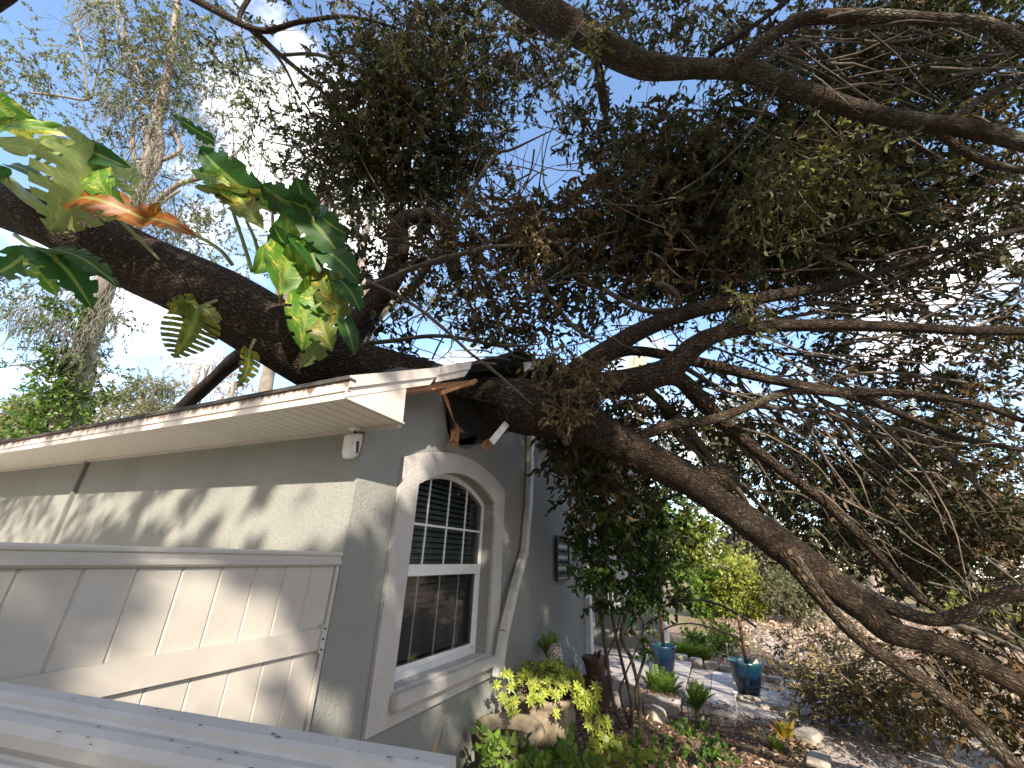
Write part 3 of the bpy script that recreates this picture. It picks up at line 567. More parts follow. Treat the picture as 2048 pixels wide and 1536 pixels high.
def railmat():
    m, t, p, o = newmat('weathered vinyl'); n1 = noise(t, 5, 8, .7); n2 = noise(t, 60, 5, .75); n3 = noise(t, 26, 3, .5, stretch=(.6, 1, 1))
    b0 = ramp(t, [(.3, (.33, .32, .315)), (.7, (.43, .42, .41))], n1); b1_ = mixc(t, maprange(t, n2, .55, .75, 0, .5), b0, (.32, .29, .26))
    t.links.new(mixc(t, maprange(t, n3, .735, .75), b1_, (.05, .045, .04)), p.inputs['Base Color']); p.inputs['Roughness'].default_value = .55; bump(t, p, n2, .25, .002); return m
RAILM = railmat()
MB().prism([tuple(st + nv*a + np.array([0, 0, b])) for a, b in prof], vec).build('top_rail', RAILM, near, bevel=0)
mb = MB(); s = st - np.array([0, 0, .121]) + nv*.03
mb.prism([tuple(s), tuple(s+nv*.05), tuple(s+nv*.05-np.array([0, 0, 1.4])), tuple(s-np.array([0, 0, 1.4]))], vec).build('slats', RAILM, near)
mb = MB()
for k in range(38):                                # chips and pits on the top face
    f_ = random.uniform(0, 1)**.8; q = pa + (pb-pa)*f_ + nv*random.choice([random.uniform(.008, .04), random.uniform(.06, .095)]); off = (np.dot(q-pa, nv)); zz = .0008 if off < .045 else (-.0145 if off < .078 else -.0145-(off-.078)*.62)
    L_ = random.uniform(.003, .008); n0 = dv*L_; n1 = nv*L_*random.uniform(.25, .5); q = q + np.array([0, 0, zz+.0012])
    mb.add([q-n0*random.uniform(.7, 1), q-n1+n0*random.uniform(-.3, .2), q+n0*random.uniform(.6, 1.1), q+n1-n0*random.uniform(-.2, .3)], [[0, 1, 2, 3]])
mb.build('chips', simple('dark chipped spots', (.07, .06, .05), (.16, .14, .12), 30, .9), near)['kind'] = 'stuff'

# ------------------------------------------------------------------ the fallen oak
oak = thing('oak_tree', 'huge fallen oak lying across the crushed roof and spreading its limbs over the garden', 'tree', loc=(-1.1, .7, 3.3))
tp = [((-9.5, -3.5, .2), .5), ((-8.0, -3.2, 2.2), .46), ((-6.2, -2.6, 3.9), .42)]
pts = [t_[0] for t_ in tp]; rad = [t_[1] for t_ in tp]
a, b = px2([(-330, 300, 3.9, 165), (0, 408, 3.6, 165), (150, 462, 3.5, 172), (300, 535, 3.5, 178), (430, 595, 3.55, 172), (540, 660, 3.6, 168), (640, 716, 3.75, 170), (740, 758, 3.95, 150), (860, 778, 4.05, 118), (960, 802, 3.75, 104), (1060, 814, 3.55, 120), (1150, 836, 3.5, 120), (1215, 872, 3.45, 100), (1300, 918, 3.42, 88), (1400, 972, 3.4, 80), (1480, 1030, 3.35, 84), (1570, 1098, 3.25, 98), (1640, 1150, 3.2, 96), (1720, 1215, 3.1, 92), (1780, 1264, 3.06, 84), (1815, 1280, 3.03, 60)])
limb3('trunk', pts+a, rad+b, BARK, oak, 28, .05, 8, 3)
limbs = {
 'lower right limb into ground': [(1570, 1100, 3.2, 60), (1640, 1195, 3.05, 44), (1720, 1280, 3.0, 38), (1800, 1335, 2.95, 48), (1880, 1392, 2.9, 58), (1960, 1465, 2.85, 66), (2060, 1570, 2.8, 72), (2200, 1720, 2.9, 60)],
 'arm a': [(1640, 1140, 3.2, 70), (1720, 1185, 3.2, 55), (1800, 1222, 3.15, 50), (1870, 1240, 3.1, 46), (1930, 1228, 3.05, 48), (1985, 1198, 3.0, 50), (2060, 1186, 2.95, 50), (2200, 1200, 2.9, 45)],
 'arm b': [(1700, 1195, 3.12, 70), (1770, 1258, 3.06, 82), (1830, 1276, 3.0, 74), (1890, 1290, 2.95, 66), (1960, 1325, 2.9, 72), (2060, 1378, 2.8, 76), (2250, 1480, 2.8, 60)],
 'm2': [(1110, 800, 3.5, 90), (1160, 745, 3.55, 66), (1230, 692, 3.6, 52), (1300, 652, 3.7, 46), (1400, 618, 3.8, 38), (1560, 588, 3.9, 34), (1700, 562, 4.0, 28), (1850, 512, 4.0, 24), (2060, 452, 4.1, 18), (2200, 420, 4.1, 12)],
 'm3': [(1130, 800, 3.5, 90), (1200, 772, 3.5, 66), (1280, 758, 3.5, 62), (1340, 738, 3.5, 60), (1390, 692, 3.5, 50), (1450, 664, 3.5, 42), (1560, 652, 3.5, 38), (1750, 652, 3.4, 34), (1900, 658, 3.3, 32), (2060, 660, 3.2, 32), (2250, 670, 3.1, 26)],
 'm4': [(1200, 720, 3.7, 30), (1260, 702, 3.8, 26), (1340, 712, 3.9, 26), (1430, 733, 4.0, 28), (1560, 765, 4.0, 26), (1680, 785, 4.0, 32), (1800, 788, 3.9, 24), (1950, 812, 3.8, 22), (2060, 852, 3.7, 18), (2160, 890, 3.7, 12)],
 'm5': [(1262, 905, 3.4, 34), (1290, 870, 3.5, 27), (1340, 850, 3.6, 25), (1420, 840, 3.7, 24), (1500, 812, 3.8, 22), (1590, 780, 3.9, 24), (1680, 784, 3.95, 26)],
 'm6': [(1270, 770, 3.6, 44), (1350, 755, 3.8, 44), (1400, 800, 4.0, 46), (1460, 858, 4.1, 36), (1560, 938, 4.1, 30), (1650, 1005, 4.1, 30), (1740, 1092, 4.0, 30), (1820, 1180, 3.9, 26), (1900, 1232, 3.9, 30), (2060, 1300, 3.8, 26)],
 'm7': [(1680, 786, 3.95, 30), (1760, 812, 4.1, 22), (1850, 850, 4.2, 20), (1920, 878, 4.2, 20), (2060, 905, 4.2, 18)],
 'm8': [(1640, 800, 4.0, 16), (1740, 845, 4.2, 14), (1830, 870, 4.3, 13), (1910, 930, 4.4, 13), (1980, 1000, 4.4, 12), (2070, 1075, 4.5, 10)],
 'm9': [(1290, 775, 3.8, 26), (1370, 850, 4.3, 20), (1430, 930, 4.5, 18), (1490, 1000, 4.6, 14), (1520, 1060, 4.8, 8)],
 'm10': [(1450, 860, 4.2, 14), (1540, 945, 4.6, 10), (1640, 980, 4.8, 10), (1760, 1030, 4.9, 9), (1860, 1100, 5, 8), (2000, 1190, 5, 6)],
 'm11': [(1500, 812, 4.2, 12), (1660, 830, 4.5, 14), (1720, 900, 4.7, 11), (1790, 990, 4.8, 10), (1860, 1100, 4.9, 8)],
 'm12': [(1350, 870, 4.2, 12), (1440, 940, 4.5, 10), (1520, 985, 4.6, 9), (1600, 990, 4.7, 7), (1700, 1060, 4.8, 6)],
 'm13': [(1600, 775, 4.1, 12), (1750, 745, 4.4, 10), (1900, 760, 4.5, 9), (2060, 790, 4.6, 7)],
 'm14': [(1460, 660, 3.8, 12), (1600, 630, 4.2, 12), (1750, 610, 4.4, 11), (1900, 632, 4.4, 12), (2060, 615, 4.4, 10)],
 'm15': [(1350, 860, 4.3, 16), (1460, 950, 4.8, 13), (1560, 1050, 5, 10), (1640, 1110, 5, 8)],
 'm16': [(1860, 870, 4.2, 12), (1940, 950, 4.4, 12), (2000, 1040, 4.4, 10), (2070, 1110, 4.5, 8)],
 'm17': [(1790, 790, 4.0, 14), (1880, 800, 4.2, 12), (1980, 850, 4.2, 10), (2070, 880, 4.2, 8)],
 'm18': [(1870, 1240, 3.4, 22), (1960, 1265, 3.5, 18), (2060, 1310, 3.6, 16)],
 'hook': [(650, 720, 3.9, 70), (700, 670, 4.1, 60), (745, 610, 4.3, 52), (785, 555, 4.5, 50), (797, 500, 4.6, 46), (796, 455, 4.6, 44), (822, 434, 4.6, 38), (862, 432, 4.6, 38), (892, 452, 4.6, 34), (905, 510, 4.6, 28), (915, 560, 4.7, 18)],
 'u2': [(640, 610, 3.7, 14), (690, 585, 3.8, 14), (760, 565, 3.8, 14), (830, 535, 3.8, 12), (900, 512, 3.8, 11), (980, 494, 3.8, 10), (1090, 490, 3.8, 6)],
 'u3': [(735, 562, 3.8, 10), (821, 606, 3.6, 8), (889, 658, 3.4, 8), (940, 705, 3.2, 7), (978, 733, 3.1, 7), (1026, 774, 3.0, 7), (1070, 812, 2.95, 4)],
 'u4': [(700, 690, 3.9, 12), (780, 682, 3.9, 10), (880, 672, 3.9, 9), (1000, 692, 3.8, 9), (1080, 690, 3.8, 6)],
 'u5': [(800, 600, 4.4, 14), (850, 545, 4.5, 12), (890, 470, 4.6, 10), (935, 397, 4.6, 10), (959, 355, 4.6, 9), (993, 308, 4.6, 8), (1027, 297, 4.6, 7), (1133, 246, 4.6, 5)],
 'u6': [(1060, 520, 4.2, 12), (1074, 548, 4.2, 12), (1104, 600, 4.1, 12), (1156, 658, 3.9, 11), (1215, 690, 3.7, 10)],
 'u7': [(1100, 520, 4.2, 10), (1128, 538, 4.2, 11), (1197, 572, 4.0, 12), (1282, 617, 3.9, 13), (1347, 617, 3.8, 14)],
 'u8': [(1350, 618, 3.8, 14), (1355, 590, 3.7, 13), (1330, 572, 3.7, 12), (1312, 572, 3.7, 14)],
 'u9': [(960, 540, 4.3, 12), (985, 600, 4.2, 10), (1000, 660, 4.0, 8), (1030, 720, 3.8, 8)],
 'stub': [(1375, 965, 3.45, 40), (1425, 950, 3.42, 56), (1468, 972, 3.38, 60)],
 'back log': [(560, 690, 5.0, 60), (520, 690, 5.6, 44), (470, 722, 6.2, 38), (410, 775, 6.8, 36), (350, 830, 7.4, 34), (270, 920, 8, 34)],
}
RED = ('lower right limb into ground', 'arm a', 'arm b', 'm5')
LB = []
for k, (nm, pp) in enumerate(limbs.items()):
    if pp[-1][3] < 14 and nm != 'u8': pp[-1] = (*pp[-1][:3], 2)
    a, b = px2(pp); big = max(q[3] for q in pp) > 28
    o_, P_, R_ = limb3('limb', a, b, BARKR if nm in RED else (BARK if big else BARKG), oak, 16 if big else 8, .07 if big else .05, 6, 20+k)
    LB.append((P_, R_))
# small broken knot ends
# fine branch tangle radiating to the right and through the crown
def tangle(n, x0, x1, y0, y1, ang0, ang1, l0, l1, d0, d1, w0, w1, seed, parent, mat, name='twigs'):
    r = np.random.default_rng(seed); P = []; R = []
    for i in range(n):
        x = r.uniform(x0, x1); y = r.uniform(y0, y1); d = r.uniform(d0, d1); an = math.radians(r.uniform(ang0, ang1)); ln = r.uniform(l0, l1); w_ = r.uniform(w0, w1)
        q = []; rr = []; cu = r.normal(0, .35); dd = r.normal(0, .5)
        for t in np.linspace(0, 1, 8):
            q.append(U(x, y, d+dd*t)); rr.append(w_*(1-.8*t)*d/FPX/2); x += math.cos(an)*ln/7; y += math.sin(an)*ln/7; an += cu/7 + r.normal(0, .13)
        P.append(q); R.append(rr)
    v, f = tubes(np.array(P), np.array(R), 5); return tag(mk(name, v, f, mat, parent, True), kind='stuff')
tangle(46, 1350, 1750, 700, 880, 0, 60, 220, 480, 4.0, 5.8, 2, 8, 1, oak, TWIG)
tangle(44, 1600, 1950, 780, 1150, 0, 60, 160, 420, 3.8, 5.8, 2, 7, 2, oak, TWIG)
tangle(90, 1400, 1950, 480, 700, -30, 25, 160, 450, 3.8, 5.5, 2, 6, 3, oak, TWIG)
tangle(100, 800, 1400, 420, 720, 0, 360, 80, 240, 3.8, 5.0, 1.5, 5, 4, oak, TWIG)
tangle(80, 1100, 1900, 230, 560, 0, 360, 90, 260, 4.0, 5.2, 1.5, 5, 5, oak, TWIG)
tangle(50, 1750, 2050, 1100, 1400, 10, 60, 120, 300, 3.4, 5.0, 3, 7, 6, oak, BARKG)

DK = -.02; BR = -.28
cl = [  # x, y, depth, rx, ry, rdepth, leaves, tint
 (1450, 390, 5.0, 170, 120, .9, 9000, DK), (1620, 420, 4.8, 190, 110, .9, 8600, DK), (1300, 340, 5.0, 110, 100, .8, 3400, DK), (1560, 280, 5.2, 160, 90, .8, 4800, DK),
 (1250, 440, 4.8, 140, 90, .8, 5200, BR*.6), (1380, 500, 4.6, 150, 70, .7, 5200, DK), (1560, 510, 4.7, 140, 60, .7, 3800, DK), (1750, 340, 5.0, 150, 100, .9, 5600, 0), (1930, 400, 5.0, 160, 120, 1, 5200, 0),
 (1780, 500, 4.8, 170, 60, .8, 2600, -.1), (1960, 560, 4.8, 130, 70, .8, 2200, -.1), (1120, 480, 4.7, 100, 70, .7, 2600, BR), (980, 480, 4.6, 110, 60, .6, 2200, BR), (880, 500, 4.5, 70, 60, .5, 1100, BR),
 (1050, 420, 5.2, 50, 40, .6, 400, DK), (1080, 600, 4.4, 60, 80, .4, 1200, BR*.7), (950, 580, 4.4, 90, 60, .5, 1100, BR*.6), (1000, 660, 4.2, 90, 40, .4, 700, BR*.4), (1200, 620, 4.4, 90, 70, .5, 900, -.1), (1150, 560, 4.4, 80, 50, .5, 900, BR*.5), (740, 480, 4.8, 60, 60, .5, 700, BR*.4), (840, 620, 4.6, 60, 40, .4, 400, BR*.3), (720, 540, 4.5, 40, 50, .4, 420, DK), (760, 600, 4.5, 50, 40, .4, 260, DK), (760, 700, 4.4, 60, 30, .3, 420, -.1),
 (1350, 560, 4.5, 130, 50, .6, 1700, -.05), (1450, 600, 4.3, 80, 40, .5, 700, .05), (1700, 600, 4.8, 230, 50, .8, 1900, -.1), (1950, 680, 5, 170, 60, .8, 1700, -.1), (1600, 700, 5.2, 160, 50, .8, 1400, -.15), (1780, 720, 5.2, 180, 60, .9, 2300, -.2), (1450, 700, 5.0, 90, 40, .6, 500, -.1),
 (1400, 800, 5.0, 110, 60, .8, 1500, -.05), (1350, 900, 5.2, 100, 80, .8, 1500, 0), (1500, 880, 5.2, 130, 80, .9, 2200, 0), (1620, 940, 5.5, 160, 90, 1, 3600, -.05), (1750, 880, 5.5, 160, 80, 1, 2600, -.1), (1900, 800, 5.2, 150, 80, 1, 2600, -.15), (1950, 950, 5.2, 150, 100, 1, 4200, -.15), (1800, 1020, 5.3, 170, 90, 1, 4000, -.1), (1680, 1060, 5.6, 120, 80, 1, 2400, -.05), (1560, 1020, 5.8, 120, 80, 1, 2400, 0), (1960, 1100, 5, 120, 80, .9, 2600, -.2), (1880, 1150, 5, 120, 50, .8, 1500, -.2),
 (1180, 900, 3.9, 70, 60, .4, 1300, DK), (1210, 960, 4.0, 70, 60, .4, 1100, DK), (1150, 860, 3.7, 50, 40, .3, 600, BR*.5), (1270, 830, 4.2, 60, 60, .5, 900, DK), (1300, 960, 4.6, 60, 50, .5, 600, DK), (1230, 790, 4.1, 50, 40, .4, 500, DK),
 (1980, 1420, 3.7, 100, 60, .5, 1500, -.2), (1900, 1340, 3.9, 70, 40, .5, 500, -.25), (2020, 1300, 3.8, 80, 60, .5, 900, -.2),
]
cl = [(q[0], q[1], q[2], q[3], q[4], q[5], int(q[6]*(.88 if q[1] < 450 and q[0] < 1700 else .70 if q[1] < 560 else .46 if q[1] < 740 else .56)), q[7]) for q in cl]
foliage(oak, cl, LEAF_OAK, TWIG, .094, .037, 12, .30, True, .22, 'crown', 'dark green and wilting leaves of the fallen oak')
clb = [(1170, 745, 3.3, 60, 28, .2, 330), (1110, 715, 3.3, 60, 28, .2, 260), (1230, 790, 3.3, 40, 24, .2, 130), (1110, 790, 3.15, 40, 24, .15, 130), (1080, 480, 4.1, 50, 40, .3, 600, .15), (960, 600, 4.1, 40, 60, .2, 300), (1320, 560, 4.2, 60, 30, .3, 300), (1385, 290, 4.6, 60, 40, .3, 500), (1360, 340, 4.6, 40, 40, .3, 320, -.2), (1000, 560, 4.1, 80, 30, .3, 420), (1130, 830, 3.2, 40, 25, .15, 240), (1240, 900, 3.5, 40, 30, .2, 240), (1480, 600, 3.9, 50, 30, .2, 240, .25)]
foliage(oak, clb, LEAF_BRN, TWIG, .055, .021, 10, .16, True, .3, 'dead_leaves', 'wilted tan leaves hanging from the fallen oak')

# ------------------------------------------------------------------ standing oak overhead
up = thing('oak_tree', 'standing oak whose lichen limb and dark canopy reach over the top of the view', 'tree', loc=(9.6, -1.6, 0))
a, b = px2([(930, -130, 4.6, 100), (1060, 0, 4.3, 92), (1180, 72, 4.1, 86), (1290, 128, 3.9, 72), (1400, 134, 3.7, 60), (1500, 138, 3.5, 64), (1600, 178, 3.4, 66), (1700, 212, 3.3, 58), (1800, 236, 3.2, 56), (1900, 248, 3.1, 60), (1980, 268, 3.0, 62), (2060, 290, 2.9, 60), (2250, 350, 2.8, 50)])
limb3('trunk', [(9.6, -1.6, -.1), (9.2, -1.4, 4.0), (7.0, -1.0, 8.0), (4.2, -.8, 9.3), (1.8, -.6, 8.7)] + a, [.42, .36, .32, .30, .29] + b, BARKR, up, 24, .05, 8, 77)
ul = [
 [(1470, 132, 3.5, 50), (1530, 82, 3.5, 42), (1600, 42, 3.5, 42), (1700, 34, 3.4, 44), (1850, 40, 3.3, 44), (1980, 56, 3.2, 46), (2060, 110, 3.1, 44), (2150, 180, 3, 30)],
 [(1420, 108, 3.8, 18), (1480, 70, 3.8, 18), (1540, 30, 3.8, 16), (1600, -20, 3.8, 14)],
 [(1900, 240, 3.1, 26), (1960, 200, 3.1, 24), (2010, 175, 3.1, 24), (2070, 140, 3.1, 20)],
 [(1870, 250, 3.15, 26), (1910, 290, 3.1, 30), (1970, 325, 3.0, 30), (2070, 345, 2.9, 28)],
 [(1170, 80, 4.1, 40), (1195, 130, 4.2, 28), (1205, 200, 4.3, 24), (1215, 250, 4.4, 12)],
 [(1520, 130, 3.6, 14), (1600, 80, 3.8, 12), (1650, 110, 4, 12), (1700, 160, 4.1, 10), (1800, 190, 4.2, 8)],
 [(1500, 100, 3.9, 12), (1560, 110, 3.8, 12), (1620, 130, 3.9, 10)],
 [(1560, 165, 3.4, 9), (1500, 265, 3.5, 6), (1430, 335, 3.6, 4), (1330, 400, 3.7, 1.5)],
 [(1760, 225, 3.3, 12), (1815, 300, 3.5, 9), (1840, 380, 3.6, 6), (1910, 450, 3.7, 2)],
 [(700, -60, 6.5, 20), (560, -60, 6.5, 12), (480, 30, 6.3, 14), (520, 70, 6.2, 15), (560, 110, 6.2, 13), (640, 180, 6.2, 10), (700, 260, 6.2, 6)],
 [(320, -40, 6.3, 28), (430, 20, 6.2, 24), (520, 62, 6.1, 19), (600, 46, 6.1, 13), (700, 36, 6.1, 10), (800, 60, 6.1, 7)],
 [(500, 60, 6.2, 12), (560, 120, 6.3, 9), (600, 200, 6.3, 6)],
 [(560, 110, 6.2, 10), (640, 110, 6.2, 9), (740, 150, 6.2, 7)],
 [(1240, -10, 5, 14), (1260, 60, 5, 10), (1275, 120, 5, 6)],
 [(60, -60, 5, 50), (20, -10, 5, 44), (-40, 30, 5, 44)],
]
for k, pp in enumerate(ul):
    a, b = px2(pp); limb3('limb', a, b, BARKR if pp[0][3] > 24 and k < 5 else (BARK if pp[0][3] > 15 else BARKG), up, 14 if pp[0][3] > 15 else 7, .06, 6, 120+k)
tangle(90, 600, 1100, 40, 420, 0, 360, 80, 240, 5.6, 6.6, 2, 5, 31, up, TWIG)
tangle(60, 1450, 2040, 30, 230, -20, 40, 120, 300, 3.4, 4.6, 3, 7, 32, up, BARKG)
ucl = [(820, 260, 6.2, 190, 150, 1.0, 10500, DK), (740, 330, 6.2, 120, 90, .8, 4200, DK), (880, 130, 6.4, 150, 110, .9, 5200, .0), (760, 110, 6.6, 90, 80, .8, 1800, 0), (940, 60, 6.6, 110, 80, .8, 2000, .05), (1060, 140, 6.2, 90, 70, .8, 1500, DK), (900, 330, 6.2, 80, 70, .7, 1900, DK), (700, 200, 6.4, 80, 90, .8, 1600, .05), (990, 250, 6.4, 50, 40, .6, 260, .1), (640, 330, 6.4, 60, 80, .6, 900, .1), (1190, 230, 5.6, 60, 70, .6, 900, DK), (1110, 30, 6.2, 80, 50, .6, 800, 0), (850, 400, 6.0, 80, 40, .5, 900, DK), (1250, 270, 5.6, 60, 50, .5, 700, DK),
 (1600, 60, 5.0, 150, 60, .8, 2400, .05), (1780, 100, 5.0, 190, 70, .9, 3800, .05), (1950, 150, 4.8, 130, 80, .9, 2800, .1), (1700, 200, 5.0, 150, 60, .7, 1700, 0), (1880, 20, 5, 180, 50, .8, 2600, .05), (1330, 50, 5.6, 90, 60, .6, 800, .0), (1260, 30, 5.8, 60, 60, .5, 600, 0), (1420, 20, 5.6, 80, 40, .5, 500, 0), (1420, 200, 5.0, 60, 40, .5, 500, DK),
 (580, 220, 7, 70, 100, .9, 500, .1), (480, 90, 7, 90, 60, .9, 420, .1), (640, 40, 7, 70, 30, .7, 260, 0), (600, 300, 7, 50, 50, .6, 300, .1)]
foliage(up, [(*q[:6], int(q[6]*.92), q[7]) for q in ucl], LEAF_OAK, TWIG, .098, .038, 12, .32, True, .25, 'crown', 'dark glossy leaves of the standing oak')
foliage(up, [(1170, 60, 3.9, 50, 50, .2, 160, .35), (1600, 330, 3.6, 110, 90, .4, 520, .3), (1700, 300, 3.6, 60, 60, .3, 200, .35), (1540, 400, 3.7, 60, 60, .3, 220, .3), (1480, 620, 3.6, 40, 40, .2, 110, .3), (800, 90, 5, 50, 50, .3, 160, .2)], LEAF_OAK, TWIG, .085, .036, 8, .3, True, .4, 'crown', 'nearer olive leaf sprays lit by the sun')

# unseen canopy added towards the sun, shaped to keep the garden in broken shade
def canopy(parent, targets, mat, seed, ll=.13, lw=.06, name='crown', label=None):
    r = np.random.default_rng(seed); B = []
    for (tx, ty, tz, dist, rad_, nn) in targets:
        c = np.array([tx, ty, tz]) + SUN*dist; q = r.normal(size=(nn, 3)); q /= np.linalg.norm(q, axis=1)[:, None]; q *= (r.random(nn)**.5)[:, None]*rad_
        B.append(c + q)
    B = np.vstack(B); n = len(B)
    V, F, tt = leaves(B, rdir(n), ll*r.uniform(.6, 1.2, n), lw*r.uniform(.7, 1.2, n), np.clip(r.normal(.5, .2, n), 0, 1)); return mk(name, V, F, mat, parent, tint=tt, label=label)
LIT = []                                          # gaps carved in that canopy so sun patches fall here: point, radius of the gap
def gap(x, y, ax, val, r): LIT.append((OP(x, y, ax, val), r))
for q in ((210, 1020, .09), (250, 1015, .08), (300, 1030, .12), (345, 1015, .09), (400, 1035, .17), (470, 1045, .2), (550, 1040, .2), (620, 1045, .17), (680, 1040, .14), (340, 1080, .07), (700, 1010, .1), (450, 1085, .1)): gap(q[0], q[1], 1, 0, q[2])
for q in ((745, 1005, .08), (755, 1050, .08), (770, 1100, .07), (780, 1170, .05), (790, 1240, .05), (820, 925, .10), (818, 1000, .05), (648, 1400, .07), (680, 1440, .06),
          (20, 1180, .07), (330, 1150, .07), (370, 1170, .09), (430, 1160, .06), (440, 1235, .09), (470, 1270, .12), (380, 1290, .10), (300, 1290, .08), (250, 1340, .07), (320, 1390, .11), (390, 1380, .12), (450, 1340, .08), (540, 1190, .035), (562, 1225, .035), (585, 1265, .045), (600, 1330, .045), (518, 1420, .06), (460, 1430, .07), (610, 1390, .04), (505, 1340, .04),
          (870, 1370, .05), (930, 1340, .06), (880, 1440, .05), (950, 1480, .08), (960, 1430, .06), (1058, 1030, .07), (1040, 1150, .05), (1015, 1080, .03), (1020, 1130, .025), (1050, 1190, .03), (1092, 1220, .04), (1052, 1280, .05), (1095, 1260, .04), (1140, 950, .09), (1150, 1000, .07), (1110, 990, .03), (1085, 890, .03), (960, 1080, .04), (975, 1010, .03), (1125, 1080, .04)): gap(q[0], q[1], 0, 0, q[2])
for q in ((640, 790, .16), (560, 805, .12), (430, 830, .10), (300, 865, .16), (180, 890, .08), (60, 910, .2), (-200, 940, .3)): gap(q[0], q[1], 1, -.46, q[2])
for q in ((750, 800, .20), (860, 760, .10), (905, 750, .06)): gap(q[0], q[1], 0, .31, q[2])
for q in ((600, 725, 3.3, .13), (60, 420, 3.1, .12), (250, 445, 3.1, .10), (330, 480, 3.1, .06), (580, 520, 3.15, .22), (620, 600, 3.15, .18), (640, 660, 3.15, .15), (50, 230, 3.15, .3), (150, 370, 3.15, .28), (220, 440, 3.15, .2), (480, 360, 3.15, .12), (430, 320, 3.15, .1), (330, 440, 3.15, .1), (500, 735, 3.1, .06), (370, 670, 3.1, .06),
          (1050, 1345, 3, .2), (1100, 1390, 3, .18), (1160, 1370, 2.95, .16), (1060, 1480, 3, .08), (1200, 1480, 2.95, .12), (990, 1480, 2.6, .1), (1010, 1560, 2.5, .15),
          (1270, 880, 3.3, .13), (1340, 920, 3.3, .12), (1410, 955, 3.3, .16), (1500, 1020, 3.2, .14), (1590, 1080, 3.1, .08), (1660, 1130, 3.0, .10), (1340, 850, 3.5, .10), (1450, 830, 3.6, .14), (1600, 780, 3.7, .12), (1700, 195, 3.2, .14), (1640, 175, 3.2, .08), (1780, 40, 3.2, .2), (1460, 110, 3.4, .1), (1950, 330, 2.9, .15), (1600, 330, 3.6, .2), (1700, 300, 3.6, .2), (1540, 400, 3.7, .15), (1480, 610, 3.6, .15), (1180, 50, 3.9, .15), (1080, 480, 4.0, .16), (850, 250, 5.8, .1), (930, 130, 6, .1)): LIT.append((U(q[0], q[1], q[2]), q[3]))
for q in (((-3.6, -1.6, 0), 1.2), ((-5.6, -1.4, 0), 1.5), ((-2.4, -.9, 0), .7), ((-7.5, -2, 0), 1.6), (U(1380, 1075, 4.6), .32), (U(1475, 1180, 13), 1.6), (U(1640, 1240, 10), 2.2), (U(1760, 1290, 8), .8), (U(1700, 1370, 5), .8), (U(1800, 1400, 4.8), .6), (U(1700, 1480, 4.3), .16), (U(1850, 1500, 4.2), .2), (U(1950, 1500, 4.0), .15), (U(1800, 850, 5), .35), (U(1950, 950, 5), .4), (U(1700, 1000, 5.2), .4), (U(1900, 780, 5), .35), (U(1600, 900, 5.2), .35), (U(1850, 1100, 5), .4), (U(1400, 1180, 11), 1.1), (U(1550, 640, 4), .25), (U(1800, 150, 4.8), .4), (U(1950, 120, 4.6), .4), (U(1850, 400, 4.6), .3), (U(1400, 1290, 8), .9), (U(1590, 1450, 4.9), .10), (U(1360, 1350, 6), .15), (U(1440, 1380, 5.8), .12), (U(1260, 1000, 7.5), .6), (U(1340, 1500, 4.2), .08), (U(1420, 1510, 4.2), .08), (U(1270, 1300, 6), .2)): LIT.append((np.array(q[0], float), q[1]))
def canopy(parent, targets, mat, seed, ll=.14, lw=.07, name='crown', label=None):
    r = np.random.default_rng(seed); B = []
    for (tx, ty, tz, dist, rad_, nn) in targets:
        c = np.array([tx, ty, tz]) + SUN*dist; q = r.normal(size=(nn, 3)); q /= np.linalg.norm(q, axis=1)[:, None]; q *= (r.random(nn)**.5)[:, None]*rad_
        B.append(c + q)
    B = np.vstack(B); e1 = nrm(np.cross(SUN, [0, 0, 1])); e2 = np.cross(SUN, e1); ok = np.ones(len(B), bool)
    for p, rad_ in LIT:
        d = B-p; a_ = d@e1; b_ = d@e2; an = np.arctan2(b_, a_); ph = r.uniform(0, 6.28, 3)
        ok &= np.hypot(a_, b_) > rad_*(1+.28*np.sin(2*an+ph[0])+.2*np.sin(3*an+ph[1])+.15*np.sin(5*an+ph[2])) + .03
    inv = (B-CAM) @ RW; fz = inv[:, 2] > .2; vis = fz & (np.abs(inv[:, 0]/np.maximum(inv[:, 2], .2)) < 1.36) & (np.abs(inv[:, 1]/np.maximum(inv[:, 2], .2)) < 1.05)
    B = B[ok & ~vis]; n = len(B)
    V, F, tt = leaves(B, rdir(n), ll*r.uniform(.6, 1.2, n), lw*r.uniform(.7, 1.2, n), np.clip(r.normal(.5, .2, n), 0, 1), False); print('canopy', n); return mk(name, V, F, mat, parent, tint=tt, label=label)
can = []; rr_ = np.random.default_rng(5)
def cover(px0, px1, py0, py1, d0, d1, n, dist0, dist1, rad_, nn):
    for i in range(n):
        d = rr_.uniform(d0, d1); p = U(rr_.uniform(px0, px1), rr_.uniform(py0, py1), d); can.append((*p, rr_.uniform(dist0, dist1), rad_*rr_.uniform(.7, 1.3), nn))
cover(-500, 700, 750, 1700, 1.6, 2.6, 60, 8.5, 12, .75, 560)
cover(700, 1250, 750, 1600, 2.2, 4.5, 40, 8.5, 12, .75, 560)
cover(-300, 800, 100, 800, 3.0, 4.0, 34, 6, 9, .9, 560)
cover(560, 1250, -50, 700, 3.5, 6.8, 44, 7, 11, 1.0, 560)
cover(1100, 1700, 0, 560, 3.2, 5.5, 30, 7, 11, .9, 520)
cover(1700, 2050, 0, 560, 3.2, 5.0, 7, 7, 11, .8, 420)
cover(1250, 2050, 560, 1500, 3.0, 4.5, 8, 7, 11, .6, 380)
canopy(up, can, LEAF_OAK, 9, label='unseen canopy leaves added towards the sun, gaps carved for sun patches')
B = []                                            # unseen woodland added behind the camera to block sky light
